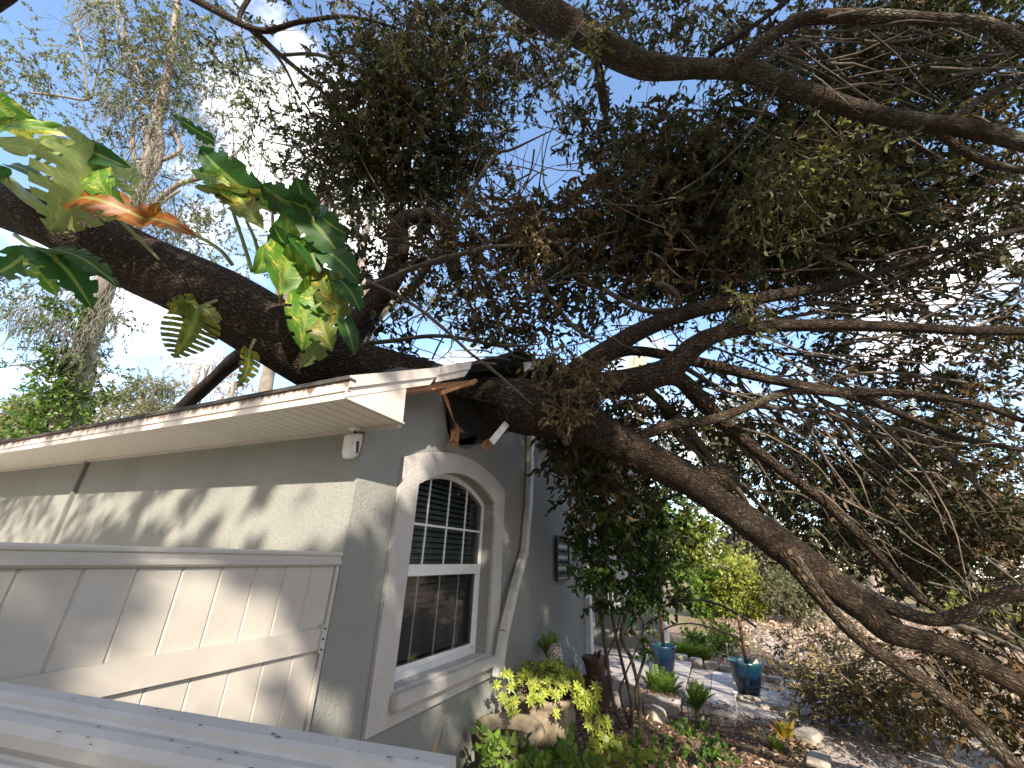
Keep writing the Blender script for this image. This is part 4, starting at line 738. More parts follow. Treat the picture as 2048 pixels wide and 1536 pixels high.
for k in range(40):
    a_ = math.radians(62+k*5.1); R_ = random.uniform(17, 23); h_ = random.uniform(3.2, 4.6)
    if math.cos(a_-math.atan2(SUN[0], SUN[1])) > .93: h_ *= .72
    nn = 620; q = rng.normal(size=(nn, 3)); q /= np.linalg.norm(q, axis=1)[:, None]; B.append(np.array([2+math.sin(a_)*R_, math.cos(a_)*R_-2, h_]) + q*(rng.random(nn)**.4)[:, None]*np.array([2.4, 2.4, h_]))
B = np.vstack(B); n = len(B); V, F, tt = leaves(B, rdir(n), rng.uniform(.35, .7, n), rng.uniform(.2, .4, n), np.clip(rng.normal(.4, .25, n), 0, 1), False)
tag(mk('shade_wood', V, F, LEAF_FAR, None, tint=tt), 'unseen belt of woodland added behind the viewpoint and left of the house to block sky light', 'woodland', kind='stuff')

# ------------------------------------------------------------------ giant variegated vine leaves
def biglf(base, tip, db, dt, hw, roll, mat, parent, slits=7, cut=.35, curl=.25, fold=.15, wav=.03, bow=0.0, name='leaf'):
    A = U(*base, db); B_ = U(*tip, dt); Ln = np.linalg.norm(B_-A); ax = nrm(B_-A); W = hw*(db+dt)/2/FPX
    vw = nrm(CAM-(A+B_)/2); sd_ = nrm(np.cross(ax, vw)); nn_ = np.cross(sd_, ax)
    c_, s_ = math.cos(roll), math.sin(roll); sd2 = sd_*c_+nn_*s_; nn2 = -sd_*s_+nn_*c_
    W *= 1.2/math.sqrt(1+((base[0]+tip[0]-2*CX)/2/FPX)**2+((base[1]+tip[1]-2*CY)/2/FPX)**2); nt_, nu = 110, 18; V = []; UV = []; keep = []
    for i in range(nt_+1):
        t = i/nt_
        wv = (math.sin(PI*min(1, (t*.93+.09))**.8)**.62)*(1-.25*t) if t < 1 else .02
        for j in range(nu+1):
            u = (j/nu)*2-1; lag = .30*abs(u)**1.2 - .12*abs(u)                   # lobes sweep towards the tip
            tt = t + lag*.35*(1-t) - (.10*abs(u) if t < .12 else 0)
            z = -curl*Ln*tt*tt + fold*W*abs(u)**1.5 + wav*Ln*math.sin(t*slits*2*PI*.5+u*2)*abs(u) + bow*Ln*math.sin(PI*t)
            V.append(A + ax*Ln*tt*(1-.15*curl*tt) + sd2*W*u*wv*1.12 + nn2*z); UV.append((u*.5+0., t+.25*abs(u)))
    for i in range(nt_):
        for j in range(nu):
            um = abs(((j+.5)/nu)*2-1); ph = ((i+.5)/nt_*slits + .15*(1 if j >= nu/2 else 0)) % 1.0
            if slits and um > 1-cut-.0 and ph < .22 + .18*(um-(1-cut)) and .10 < i/nt_ < .93: continue
            a0 = i*(nu+1)+j; keep.append([a0, a0+1, a0+nu+2, a0+nu+1])
    return mk(name, V, np.array(keep), mat, parent, True, uv=UV)
vl = thing('climbing_vine', 'broad leaved vine high on the left end of the trunk with one orange leaf', 'vine', loc=tuple(U(60, 360, 3.2)))
vc = thing('climbing_vine', 'clump of giant yellow streaked leaves on the trunk above the gutter', 'vine', loc=tuple(U(600, 560, 3.3)))
D0 = 3.15
for q in [((70, 262), (-70, 165), 46, .3, BL_BR, 0, .3, .1), ((190, 285), (-60, 212), 24, .7, BL_PL, 4, .2, .35), ((125, 262), (-30, 270), 20, -.6, BL_BR, 3, .2, .2), ((205, 300), (100, 470), 92, .1, BL_PL, 8, .45, .1), ((165, 300), (250, 330), 30, .2, BL_DK, 0, .2, .1), ((200, 330), (252, 440), 36, -.5, BL_BR, 5, .4, .2), ((292, 440), (122, 418), 42, -.75, BL_OR, 8, .45, .25), ((288, 438), (384, 462), 24, .6, BL_OR, 3, .35, .1), ((310, 430), (315, 405), 14, .2, BL_OR, 0, .2, .1),
          ((85, 500), (190, 610), 52, .5, BL_DK, 5, .3, .1), ((80, 505), (110, 590), 34, -.3, BL_BR, 3, .3, .1), ((60, 500), (-30, 560), 40, .4, BL_DK, 4, .4, .1), ((100, 500), (240, 560), 32, .9, BL_DK, 5, .4, .1), ((398, 615), (350, 722), 50, .25, BL_OL, 10, .62, .1), ((390, 600), (330, 612), 18, .2, BL_OL, 4, .6, .1), ((400, 610), (440, 655), 16, .5, BL_OL, 5, .6, .1), ((498, 700), (480, 776), 26, .8, BL_OL, 6, .6, .1), ((20, 330), (110, 375), 18, .6, BL_DK, 0, .2, .1), ((0, 330), (-60, 380), 30, .5, BL_DK, 3, .2, .1)]:
    biglf(q[0], q[1], D0+.0+random.uniform(-.03, .03), D0+random.uniform(-.12, .06), q[2], q[3], q[4], vl, q[5], q[6], .12, .15, .02, q[7])
for q in [((428, 282), (338, 232), 20, .7, BL_DK, 5, .3, 0), ((515, 405), (380, 286), 46, .2, BL_DK, 4, .2, .05), ((512, 408), (370, 322), 30, -.5, BL_BR, 3, .25, .05), ((500, 385), (385, 380), 22, .6, BL_OL, 3, .3, .05), ((455, 372), (520, 446), 36, .2, BL_OL, 4, .25, .05), ((500, 392), (600, 410), 20, -.5, BL_BR, 0, .2, .05), ((625, 430), (512, 372), 44, .5, BL_DK, 4, .25, .05), ((622, 432), (588, 350), 26, .2, BL_DK, 0, .2, .05), ((625, 425), (560, 402), 16, .9, BL_BR, 0, .2, .0), ((575, 480), (572, 428), 26, .2, BL_BR, 0, .2, 0),
          ((585, 500), (560, 586), 46, .1, BL_BR, 0, .2, .08), ((575, 512), (640, 496), 22, .4, BL_BR, 3, .3, .1), ((570, 500), (505, 545), 26, -.4, BL_BR, 0, .2, .1), ((570, 490), (545, 450), 24, .3, BL_DK, 3, .2, .1), ((620, 440), (690, 520), 36, .3, BL_DK, 4, .2, .1), ((640, 430), (690, 470), 26, -.4, BL_DK, 3, .2, .1), ((600, 475), (640, 540), 30, .5, BL_DK, 0, .2, .1), ((612, 592), (606, 700), 36, .2, BL_BR, 4, .3, .08), ((612, 548), (658, 634), 34, -.2, BL_BR, 3, .25, .08), ((662, 540), (680, 656), 38, .2, BL_OL, 5, .3, .08), ((655, 660), (602, 738), 24, .3, BL_PL, 3, .3, .08), ((688, 640), (712, 708), 16, .3, BL_DK, 0, .2, .05), ((650, 500), (720, 560), 28, .4, BL_DK, 3, .2, .1), ((680, 560), (725, 620), 24, .5, BL_DK, 3, .2, .1), ((640, 620), (660, 700), 30, -.3, BL_OL, 4, .3, .1), ((600, 540), (590, 480), 30, .8, BL_BR, 0, .2, .1), ((640, 560), (590, 600), 22, .3, BL_BR, 0, .2, .1)]:
    biglf(q[0], q[1], D0+.03+random.uniform(-.03, .03), D0+random.uniform(-.15, .0), q[2], q[3], q[4], vc, q[5], q[6], .15, .18, .025, q[7])
for (par, pp) in ((vl, [(50, 345, 3.2), (90, 300, 3.15), (115, 255, 3.15)]), (vl, [(60, 350, 3.2), (120, 310, 3.15), (180, 290, 3.15)]), (vl, [(80, 365, 3.2), (130, 330, 3.15), (185, 300, 3.15)]), (vl, [(465, 530, 3.3), (440, 500, 3.2), (390, 470, 3.15), (330, 452, 3.15), (290, 440, 3.15)]), (vl, [(30, 470, 3.3), (60, 490, 3.2), (95, 500, 3.15)]), (vl, [(440, 600, 3.3), (410, 610, 3.2), (395, 618, 3.15)]), (vl, [(510, 680, 3.3), (500, 700, 3.2)]), (vl, [(230, 430, 3.15), (280, 480, 3.2), (320, 520, 3.25)]),
                  (vc, [(505, 545, 3.3), (485, 480, 3.2), (463, 410, 3.15), (470, 380, 3.15)]), (vc, [(522, 530, 3.3), (510, 480, 3.2), (492, 440, 3.15)]), (vc, [(540, 520, 3.3), (545, 470, 3.2), (545, 420, 3.15)]), (vc, [(560, 600, 3.35), (575, 540, 3.2), (585, 500, 3.15)]), (vc, [(650, 690, 3.4), (645, 600, 3.25), (640, 500, 3.2), (625, 432, 3.15)]), (vc, [(600, 620, 3.4), (610, 580, 3.2)]), (vc, [(420, 290, 3.15), (450, 340, 3.15), (510, 405, 3.15)])):
    P_ = catmull([U(*q) for q in pp], 6); V, F, uvv = sweep(P_, np.linspace(.016, .010, len(P_)), 7); mk('petiole', V, fixF(F), STEM, par, True)
a = [U(x, y, d) for x, y, d in ((620, 720, 3.35), (640, 640, 3.4), (620, 560, 3.35), (560, 560, 3.3))]; limb3('stem', a, [.04, .045, .04, .03], STEM, vc, 10, .1, 6, 5)
a = [U(x, y, d) for x, y, d in ((120, 440, 3.25), (60, 400, 3.2), (0, 350, 3.25), (-80, 330, 3.3))]; limb3('stem', a, [.03, .04, .04, .03], STEM, vl, 10, .1, 6, 6)

# ------------------------------------------------------------------ background trees on the left
def moss(parent, spots, L0=.5, seed=1):
    r = np.random.default_rng(seed); P = []; R = []
    for (x, y, d, sx, sy, nn, ln) in spots:
        for i in range(int(nn*2.2)):
            p = U(x+r.normal(0, sx), y+r.normal(0, sy), d+r.normal(0, .4)); l = ln*r.uniform(.3, 1.2); dx = r.normal(0, .12, 2)*l; P.append([p+np.array([dx[0]*t+r.normal(0, .035), dx[1]*t+r.normal(0, .035), -l*t]) for t in (0, .3, .65, 1)]); R.append([.006, .010, .008, .002])
    v, f = tubes(np.array(P), np.array(R), 3); return mk('moss', v, f, MOSS, parent, True)
bt = thing('oak_tree', 'tall standing oak behind the roof hung with grey moss and climbed by ivy', 'tree', loc=tuple(U(110, 930, 13)))
a, b = px2([(90, 1000, 13, 110), (120, 900, 13, 100), (150, 780, 13, 80), (175, 680, 12.5, 62), (205, 580, 12, 52), (250, 470, 12, 42), (285, 370, 12, 36), (300, 300, 12, 32), (330, 180, 12, 26), (350, 60, 12, 20), (360, -60, 12, 14)]); limb3('trunk', a, b, BARKP, bt, 14, .1, 6, 200)
for k, pp in enumerate([[(285, 370, 12, 24), (315, 330, 12, 22), (320, 270, 12, 20), (300, 200, 12, 16), (260, 100, 12, 12), (240, 0, 12, 8)], [(290, 350, 12, 18), (265, 300, 12, 14), (268, 240, 12, 10)], [(300, 330, 12, 12), (360, 300, 12, 14), (340, 250, 12, 10)], [(240, 500, 12, 20), (340, 380, 12, 16), (420, 350, 12, 10), (480, 300, 12, 6)], [(175, 198, 12, 7), (165, 100, 12, 6), (150, 40, 12, 4)], [(60, 185, 12, 8), (120, 192, 12, 8), (175, 198, 12, 8), (190, 160, 12, 6), (205, 80, 12, 6), (215, 0, 12, 5)], [(255, 440, 12, 14), (300, 420, 12, 12), (360, 380, 12, 8)], [(300, 300, 12, 14), (240, 60, 12.5, 10), (230, -40, 12.5, 8)], [(170, 690, 12.5, 14), (100, 650, 12.5, 8), (20, 640, 12.5, 5)], [(140, 790, 13, 10), (60, 735, 13, 8), (20, 730, 13, 6)], [(200, 600, 12, 20), (225, 560, 11.8, 18), (235, 520, 11.8, 12)]]):
    a, b = px2(pp); limb3('limb', a, b, BARKP, bt, 8, .08, 6, 210+k)
tangle(40, 120, 520, 0, 500, 0, 360, 60, 170, 11.5, 12.5, 1.5, 3.5, 41, bt, BARKG)
foliage(bt, [(310, 60, 12, 110, 70, 1.6, 3400, 0), (250, 140, 12, 80, 60, 1.2, 1200, .1), (340, 150, 12, 70, 70, 1.2, 1900, -.1), (230, 230, 12, 60, 50, 1, 700, .1), (310, 220, 12, 70, 60, 1, 1100, 0), (50, 120, 12, 80, 60, 1, 1100, .1), (130, 80, 12, 60, 40, 1, 400, .1), (60, 190, 12, 60, 30, 1, 500, 0), (200, 300, 12, 60, 40, 1, 700, 0), (260, 380, 12, 60, 60, 1, 900, .1), (330, 460, 12, 70, 70, 1, 1000, 0), (430, 500, 12, 90, 90, 1, 1300, 0), (400, 420, 12, 60, 60, 1, 600, .1), (440, 100, 12, 90, 90, 1.2, 1300, .05), (470, 230, 12, 90, 90, 1.2, 1300, .05), (430, 340, 12, 70, 60, 1, 800, .05), (560, 400, 12, 60, 60, 1, 500, 0), (520, 160, 12, 70, 70, 1, 800, 0),
  (50, 620, 12.5, 60, 40, 1, 600, 0), (110, 590, 12.5, 50, 50, 1, 500, 0), (230, 630, 12, 35, 40, .8, 450, 0), (60, 700, 12.5, 50, 50, 1, 500, 0), (220, 740, 12, 30, 40, .8, 350, .1), (100, 560, 12, 50, 30, .8, 300, 0), (10, 560, 12, 40, 30, .8, 300, 0), (740, 440, 12, 70, 60, 1, 500, .1), (960, 620, 12, 70, 50, 1, 500, .1), (880, 580, 12, 50, 50, 1, 300, .1), (920, 350, 12, 60, 60, 1, 500, .2)],
  LEAF_FAR, BARKG, .095, .062, 12, .42, False, .2, 'crown', 'sparse grey green leaves against the sky', .0028)
foliage(bt, [(140, 700, 12.4, 50, 70, .7, 1900, .1), (170, 610, 12, 36, 50, .6, 700, .1), (130, 800, 12.5, 80, 80, .8, 3200, .2), (90, 870, 12.6, 100, 60, 1, 2600, .2)], LEAF_GRN, BARKG, .11, .075, 10, .3, False, .3, 'ivy', 'ivy sleeve climbing the lower trunk', .006)
moss(bt, [(90, 640, 12.4, 30, 20, 60, .9), (60, 610, 12.4, 40, 20, 60, 1.0), (240, 200, 12, 20, 20, 50, .8), (300, 330, 12, 30, 60, 120, .7), (300, 420, 12, 50, 30, 120, .7), (190, 20, 12, 30, 20, 60, .8), (220, 620, 12, 20, 30, 60, .6), (330, 540, 12, 40, 30, 50, .7), (410, 240, 12, 40, 60, 80, .7), (190, 520, 12, 50, 20, 60, .7), (160, 640, 12, 40, 40, 120, .6), (650, 380, 12, 20, 20, 40, .9), (690, 400, 12, 30, 10, 40, .7), (270, 120, 12, 50, 60, 90, .6)], seed=3)
p2 = thing('oak_tree', 'pale bare trunk standing behind the gutter left of the hooked limb', 'tree', loc=tuple(U(520, 900, 14)))
a, b = px2([(520, 940, 14, 36), (528, 800, 14, 32), (540, 730, 14, 28), (600, 620, 14, 22), (720, 600, 14, 24), (745, 560, 14, 20), (730, 500, 14, 14)]); 
limb3('trunk', a[:3] + px2([(560, 600, 14, 26), (600, 480, 14, 18)])[0], b[:3]+[.2, .14], BARKP, p2, 10, .1, 6, 240)
a, b = px2([(560, 640, 14, 18), (640, 420, 14, 15), (690, 380, 14, 12), (720, 330, 14, 8)]); limb3('limb', a, b, BARKP, p2, 8, .1, 6, 241)
foliage(p2, [(690, 350, 14, 60, 60, 1, 500), (640, 420, 14, 50, 50, 1, 400)], LEAF_FAR, BARKP, .09, .045, 10, .5, False, .2, 'crown', None, .006)
p3 = thing('oak_tree', 'pale leaning trunk seen behind the hooked limb of the fallen oak', 'tree', loc=tuple(U(715, 900, 15)))
a, b = px2([(705, 960, 15, 44), (715, 760, 15, 40), (735, 650, 15, 40), (790, 600, 15, 26), (850, 560, 15, 16)]); limb3('trunk', a, b, BARKP, p3, 10, .1, 6, 243)
a, b = px2([(735, 650, 15, 34), (730, 560, 15, 24), (722, 500, 15, 18), (760, 380, 15, 10)]); limb3('limb', a, b, BARKP, p3, 8, .1, 6, 244)
moss(p3, [(735, 640, 15, 12, 40, 60, .8), (800, 600, 15, 30, 10, 40, .8)], seed=9)
foliage(p3, [(880, 600, 15, 60, 50, 1, 500, .2), (960, 700, 15, 70, 30, 1, 300, .2), (780, 400, 15, 50, 50, 1, 300)], LEAF_FAR, BARKP, .10, .05, 10, .5, False, .2, 'crown', None, .006)
def bgtree(label, x, y, d, rx, ry, n, mat, cat='tree', name='tree', trunkw=.35, tint=0, ll=.16, lw=.10, parts=7, grp=None, bark=BARKP, rd=None, cluster=.6, tw=.01):
    t = thing(name, label, cat, grp, tuple(U(x, y, d)*np.array([1, 1, 0]))); g = U(x, y, d); g[2] = 0
    top = U(x, y-ry*.3, d); mid = (g+top)/2 + np.array([.1, .1, 0]); limb3('trunk', [g-np.array([0, 0, .1]), mid, top], [trunkw, trunkw*.75, trunkw*.35], bark, t, 9, .08, 6, int(x))
    rd = rd or rx*d/FPX; cl_ = []
    r = np.random.default_rng(int(x*7+y))
    for k in range(parts):
        a_ = r.uniform(0, 6.28); q = r.uniform(.25, .72); px_, py_ = x+rx*q*math.cos(a_), y+ry*q*math.sin(a_)*.9; cl_.append((px_, py_, d+r.normal(0, rd*.3), rx*.45, ry*.42, rd*.45, n//parts, tint+r.normal(0, .12)))
        e = U(px_, py_, d); limb3('limb', [mid, (mid+e)/2+r.normal(0, .1, 3), e], [trunkw*.4, trunkw*.25, trunkw*.08], bark, t, 6, .05, 5, k) if k < 4 else None
    foliage(t, cl_, mat, bark, ll, lw, 12, ll*4, False, .1, 'crown', None, tw, cluster=cluster); return t
G1 = 'distant trees behind the long eave'
bgtree('yellow green leafy tree at the far left behind the eave', 40, 820, 16, 120, 70, 8500, LEAF_YG, grp=G1, tint=-.35, ll=.10, lw=.06)
bgtree('rounded green tree between the ivy trunk and the leaning log', 285, 810, 20, 95, 65, 9500, LEAF_FAR, grp=G1, tint=.25, ll=.12, lw=.07)
bgtree('low green tree just above the fascia, left of the leaning log', 190, 850, 18, 90, 45, 6500, LEAF_FAR, grp=G1, tint=.3, ll=.11, lw=.06)
bgtree('sparse pinkish bare crown beyond the log', 400, 745, 24, 100, 55, 1500, DRIED, grp=G1, ll=.13, lw=.05, parts=9, cluster=.3, tw=.012)
bgtree('thin pale crown right of the leaning log', 470, 780, 22, 60, 60, 1200, DRIED, grp=G1, ll=.13, lw=.06, tint=-.1, tw=.012)
# right-hand background
G2 = 'trees and hedges behind the garden'
bgtree('dark evergreen mass behind the handrail arch', 1540, 1080, 17, 105, 95, 7500, LEAF_FAR, grp=G2, tint=-.25, ll=.15, lw=.09, rd=2)
bgtree('tall olive tree behind the lower limbs', 1700, 1000, 22, 190, 120, 8500, LEAF_FAR, grp=G2, tint=.05, ll=.2, lw=.12, rd=3)
bgtree('bushy tree at the far right background', 1960, 1040, 20, 170, 110, 7500, LEAF_FAR, grp=G2, tint=.05, ll=.2, lw=.12, rd=3)
bgtree('pale green tree behind the branch tangle, above the dark evergreen', 1450, 900, 26, 120, 120, 5200, LEAF_FAR, grp=G2, tint=.2, ll=.22, lw=.13, rd=3)
bgtree('high thin tree filling the sky right of centre', 1820, 840, 26, 200, 110, 4500, LEAF_FAR, grp=G2, tint=.1, ll=.22, lw=.13, rd=3)
def bush(label, x, yb, d, rx, ry, n, mat, tint=0, ll=.06, lw=.035, grp=None, yc=None, parts=8, rd=None, cat='bush', name='bush', stems=5, sm=None):
    g = OP(x, yb, 2, .0) if d is None else U(x, yb, d); d = (np.array(g)-CAM) @ RW.T @ np.array([0, 0, 1.]) if d is None else d
    d = float(((g-CAM) @ RW)[2]); t = thing(name, label, cat, grp, tuple(g)); yc = yc if yc is not None else yb-ry; rd = rd or rx*d/FPX
    r = np.random.default_rng(int(x*3+yb)); mb = MB()
    for k in range(stems):
        e = U(x+r.uniform(-.6, .6)*rx, yc+r.uniform(-.3, .6)*ry, d); m_ = (g*.6+e*.4)+r.normal(0, .05, 3)*d*.12; mb.tube(catmull([g+r.normal(0, .04, 3)*(1, 1, 0), m_, e], 4), .012, 6)
    mb.build('stems', sm or TWIG, t, True)
    cl_ = [(x, yc, d, rx*.6, ry*.6, rd*.6, n//3, tint)]
    for k in range(parts):
        a_ = r.uniform(0, 6.28); q = r.uniform(.45, .75); cl_.append((x+rx*q*math.cos(a_), yc+ry*q*math.sin(a_), d+r.normal(0, rd*.3), rx*.42, ry*.40, rd*.45, int(n*.67/parts), tint+r.normal(0, .08)))
    foliage(t, cl_, mat, TWIG, ll, lw, 11, ll*3, True, .05, 'foliage', None, .002, cluster=.5); return t
bush('bright yellow green hedge bush glowing in the sun right of the shrub', 1475, 1240, None, 92, 80, 11000, LEAF_YG, .2, .10, .06, G2, yc=1182, rd=1.1)
bush('mid green bush between the small tree and the yellow hedge', 1400, 1235, None, 70, 70, 5600, LEAF_GRN, .4, .10, .06, G2, yc=1165, rd=1.0)
bush('dark shaded bush under the brown hanging leaves', 1590, 1250, None, 80, 60, 4200, LEAF_FAR, -.1, .11, .06, G2, yc=1190, rd=1.2)
bush('green sunlit bush seen through the limbs beyond the drive', 1790, 1190, None, 70, 40, 2500, LEAF_YG, -.1, .16, .1, G2, yc=1165, rd=1.5)
bush('leafy hedge at the far right edge under the bent arm', 1990, 1250, None, 120, 50, 3600, LEAF_YG, -.1, .14, .09, G2, yc=1235, rd=1.5)
# distant wood closing the horizon
wd = []
for k in range(38):
    a_ = math.radians(-104+k*5.2); wd.append((math.sin(a_)*48+2, math.cos(a_)*48, random.uniform(2, 4.0)))
B = []
for (x, y, h_) in wd:
    nn = 1300; q = rng.normal(size=(nn, 3)); q /= np.linalg.norm(q, axis=1)[:, None]; B.append(np.array([x, y, h_]) + q*(rng.random(nn)**.4)[:, None]*np.array([3.6, 3, h_*1.0]))
B = np.vstack(B); n = len(B); V, F, tt = leaves(B, rdir(n), rng.uniform(.3, .6, n), rng.uniform(.2, .4, n), np.clip(rng.normal(.45, .25, n), 0, 1), False)
tag(mk('distant_wood', V, F, LEAF_FAR, None, tint=tt), 'far belt of woodland closing the horizon beyond the garden', 'woodland', kind='stuff')
# ------------------------------------------------------------------ steps, stones, path
def stepslab(name, x0, x1, y0, y1, z, label):
    t = thing(name, label, 'step', 'paved garden steps', ((x0+x1)/2, (y0+y1)/2, 0)); mb = MB(); ny = int((y1-y0)/.23)
    for i in range(ny):
        a_, b_ = y0+(y1-y0)*i/ny, y0+(y1-y0)*(i+1)/ny; mb.box((x1-.30, a_+.004, z-.055+random.uniform(0, .004)), (x1+.012, b_-.004, z))
    mb.build('nosing', PAVE, t, bevel=.006)
    MB().box((x0, y0, -.08), (x1-.305, y1, z-.006)).build('tread', DRIVE, t); MB().box((x1-.30, y0+.01, -.08), (x1-.01, y1-.01, z-.058)).build('riser', PAVE, t)
stepslab('garden_step', .62, 1.16, 5.0, 7.5, .20, 'upper paver step carrying the left blue pot')
stepslab('garden_step', 1.17, 1.80, 5.2, 7.5, .11, 'lower paver step between the two blue pots')
tag(MB().box((1.81, 5.3, -.06), (2.9, 7.55, .035)).build('walkway', DRIVE), kind='structure')
def rock(name, c, sx, sy, sz, label, grp, rot=0, mat=STONE):
    bm = bmesh.new(); bmesh.ops.create_cube(bm, size=1); bmesh.ops.subdivide_edges(bm, edges=bm.edges[:], cuts=3, use_grid_fill=True)
    r = random.Random(int(c[0]*1000+c[1]*77)); ca, sa = math.cos(rot), math.sin(rot)
    for v in bm.verts:
        q = v.co.copy(); ln = (abs(q.x)**6+abs(q.y)**6+abs(q.z)**6)**(1/6)*2; q = q/ln*1.0 if ln > 0 else q; q += Vector([r.uniform(-.03, .03) for _ in range(3)]); x, y = q.x*sx, q.y*sy; v.co = (x*ca-y*sa, x*sa+y*ca, q.z*sz+sz*.5)
    me = bpy.data.meshes.new(name); bm.to_mesh(me); bm.free(); me.materials.append(mat); o = bpy.data.objects.new(name, me); sc.collection.objects.link(o); o.location = c
    for p in me.polygons: p.use_smooth = True
    me.set_sharp_from_angle(angle=math.radians(35)); return tag(o, label, 'stone', grp)
EB = 'edging stones along the back of the steps'
for k in range(9):                                  # back edging, all alike
    rock('edging_stone', (.75+k*.245, 7.66, .0), .23, .16, .30-.025*k, ['block', 'second block', 'third block', 'fourth block', 'fifth block', 'sixth block', 'seventh block', 'eighth block', 'last block'][k] + ' from the house in the low grey row edging the back of the steps', EB, random.uniform(-.08, .08))
EF = 'edging stones curving along the drive'
fe = [((1990-1990+1540), 1418), (1575, 1440), (1610, 1462)]
for k, (x, y) in enumerate([(1500, 1402), (1545, 1418), (1590, 1435)]):
    p = OP(x, y, 2, .03); rock('edging_stone', (p[0], p[1], .0), .34, .14, .09, ['flat stone under the right blue pot in the front edging', 'flat stone behind the orange bromeliad', 'flat stone just right of the orange bromeliad'][k], EF, .35)
p = OP(1618, 1480, 2, .03); rock('edging_stone', (p[0], p[1], 0), .40, .22, .12, 'large sunlit flat block right of the bromeliad', EF, 1.1)
p = OP(1640, 1530, 2, .03); rock('edging_stone', (p[0], p[1], 0), .36, .2, .10, 'flat block at the bottom edge where the drive begins', EF, 1.3)
for (x, y, z, s, lab) in ((1310, 1430, .12, .26, 'rough pale block beside the small tree stems'), (1300, 1400, .14, .20, 'rough block behind the small tree stems, under the fern'), (1225, 1395, .22, .22, 'dark rough block left of the small tree stems'), (1545, 1338, .03, .30, 'chunky pale stone behind the right blue pot')):
    p = OP(x, y, 2, z); rock('garden_stone', (p[0], p[1], z-.12), s, s*.8, s*.8, lab, None, random.uniform(0, 3))
sp = [OP(x, y, 2, .02) for x, y in ((1490, 1238), (1520, 1262), (1548, 1288), (1572, 1318))]
mb = MB()
for k in range(8):
    q = sp[0] + (sp[-1]-sp[0])*k/7; mb.box((q[0]-.22, q[1]-.25, -.02), (q[0]+.22, q[1]+.22, .028+.001*k))
tag(mb.build('footpath', PAVE), kind='structure')

# ------------------------------------------------------------------ pots and garden arch
def pot(x, y, z, lab, sc_=1.0):
    t = thing('plant_pot', lab, 'pot', 'teal glazed pots holding the arch', (x, y, z))
    prof = [(.001, .0), (.125, 0), (.135, .02), (.165, .14), (.20, .30), (.215, .40), (.235, .43), (.242, .455), (.228, .465), (.212, .44), (.20, .40), (.18, .38)]
    m_ = MB().lathe((0, 0, 0), [(r*sc_, h*sc_) for r, h in prof], 64, 22, .012); o = mk('body', m_.v, m_.f, POT, None, True); o.parent = t
    m_ = MB().lathe((0, 0, 0), [(.001, .415*sc_), (.12, .41*sc_), (.212*sc_, .40*sc_)], 32); o2 = mk('soil', m_.v, m_.f, SOIL, None, True); o2.parent = t; return t
pl = OP(1329, 1353, 2, .20); pr = OP(1500, 1393, 2, .04)
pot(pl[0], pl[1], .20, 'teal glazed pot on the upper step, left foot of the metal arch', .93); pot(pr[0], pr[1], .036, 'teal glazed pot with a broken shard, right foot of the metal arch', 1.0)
shp = np.array([pr[0]+.08, pr[1]-.05, .45]); tag(MB().prism([tuple(shp), tuple(shp+(.12, .02, -.01)), tuple(shp+(.09, .05, .09)), tuple(shp+(.02, .04, .07))], (0, .012, .004)).build('pot_shard', BLACKP), 'dark curved shard lying on the right blue pot', 'shard')
arch_ = thing('garden_arch', 'slim brown metal arch with two posts standing in the blue pots', 'arch', loc=(pl[0], pl[1], .6))
dl = float(((pl-CAM) @ RW)[2]); drr = float(((pr-CAM) @ RW)[2])
def UD(x, y): return U(x, y, dl + (drr-dl)*(x-1329)/(1500-1329))
MB().tube([UD(1327, 1305), UD(1323, 1240), UD(1318, 1165)], .026, 10).build('post', RUST, arch_, True); MB().tube([UD(1494, 1335), UD(1484, 1275), UD(1476, 1228)], .026, 10).build('post', RUST, arch_, True)
MB().tube(catmull([UD(*q) for q in ((1318, 1222), (1340, 1208), (1364, 1201), (1390, 1199), (1417, 1203), (1448, 1214), (1481, 1232), (1512, 1254))], 4), .018, 8).build('top_rail', DARK, arch_, True)
MB().tube(catmull([UD(*q) for q in ((1326, 1260), (1349, 1250), (1382, 1247), (1415, 1253), (1448, 1264), (1486, 1282))], 4), .011, 8).build('lower_rail', DARK, arch_, True)
# solar stake lights
for (x, y, lab) in ((1389, 1305, 'small solar stake light left of the far bed'), (1456, 1315, 'small solar stake light right of the far bed'), (1475, 1430, 'small solar stake light beside the front edging stones')):
    b0 = OP(x, y, 2, .05); t = thing('garden_light', lab, 'light', 'solar stake lights', tuple(b0))
    MB().tube([b0, b0+(0, 0, .2)], .008, 6).build('stake', CAMW, t); MB().lathe((b0[0], b0[1], b0[2]+.2), [(.02, 0), (.028, .035), (.04, .04), (.035, .055), (.001, .06)], 12).build('lamp_head', CAMW, t, True)

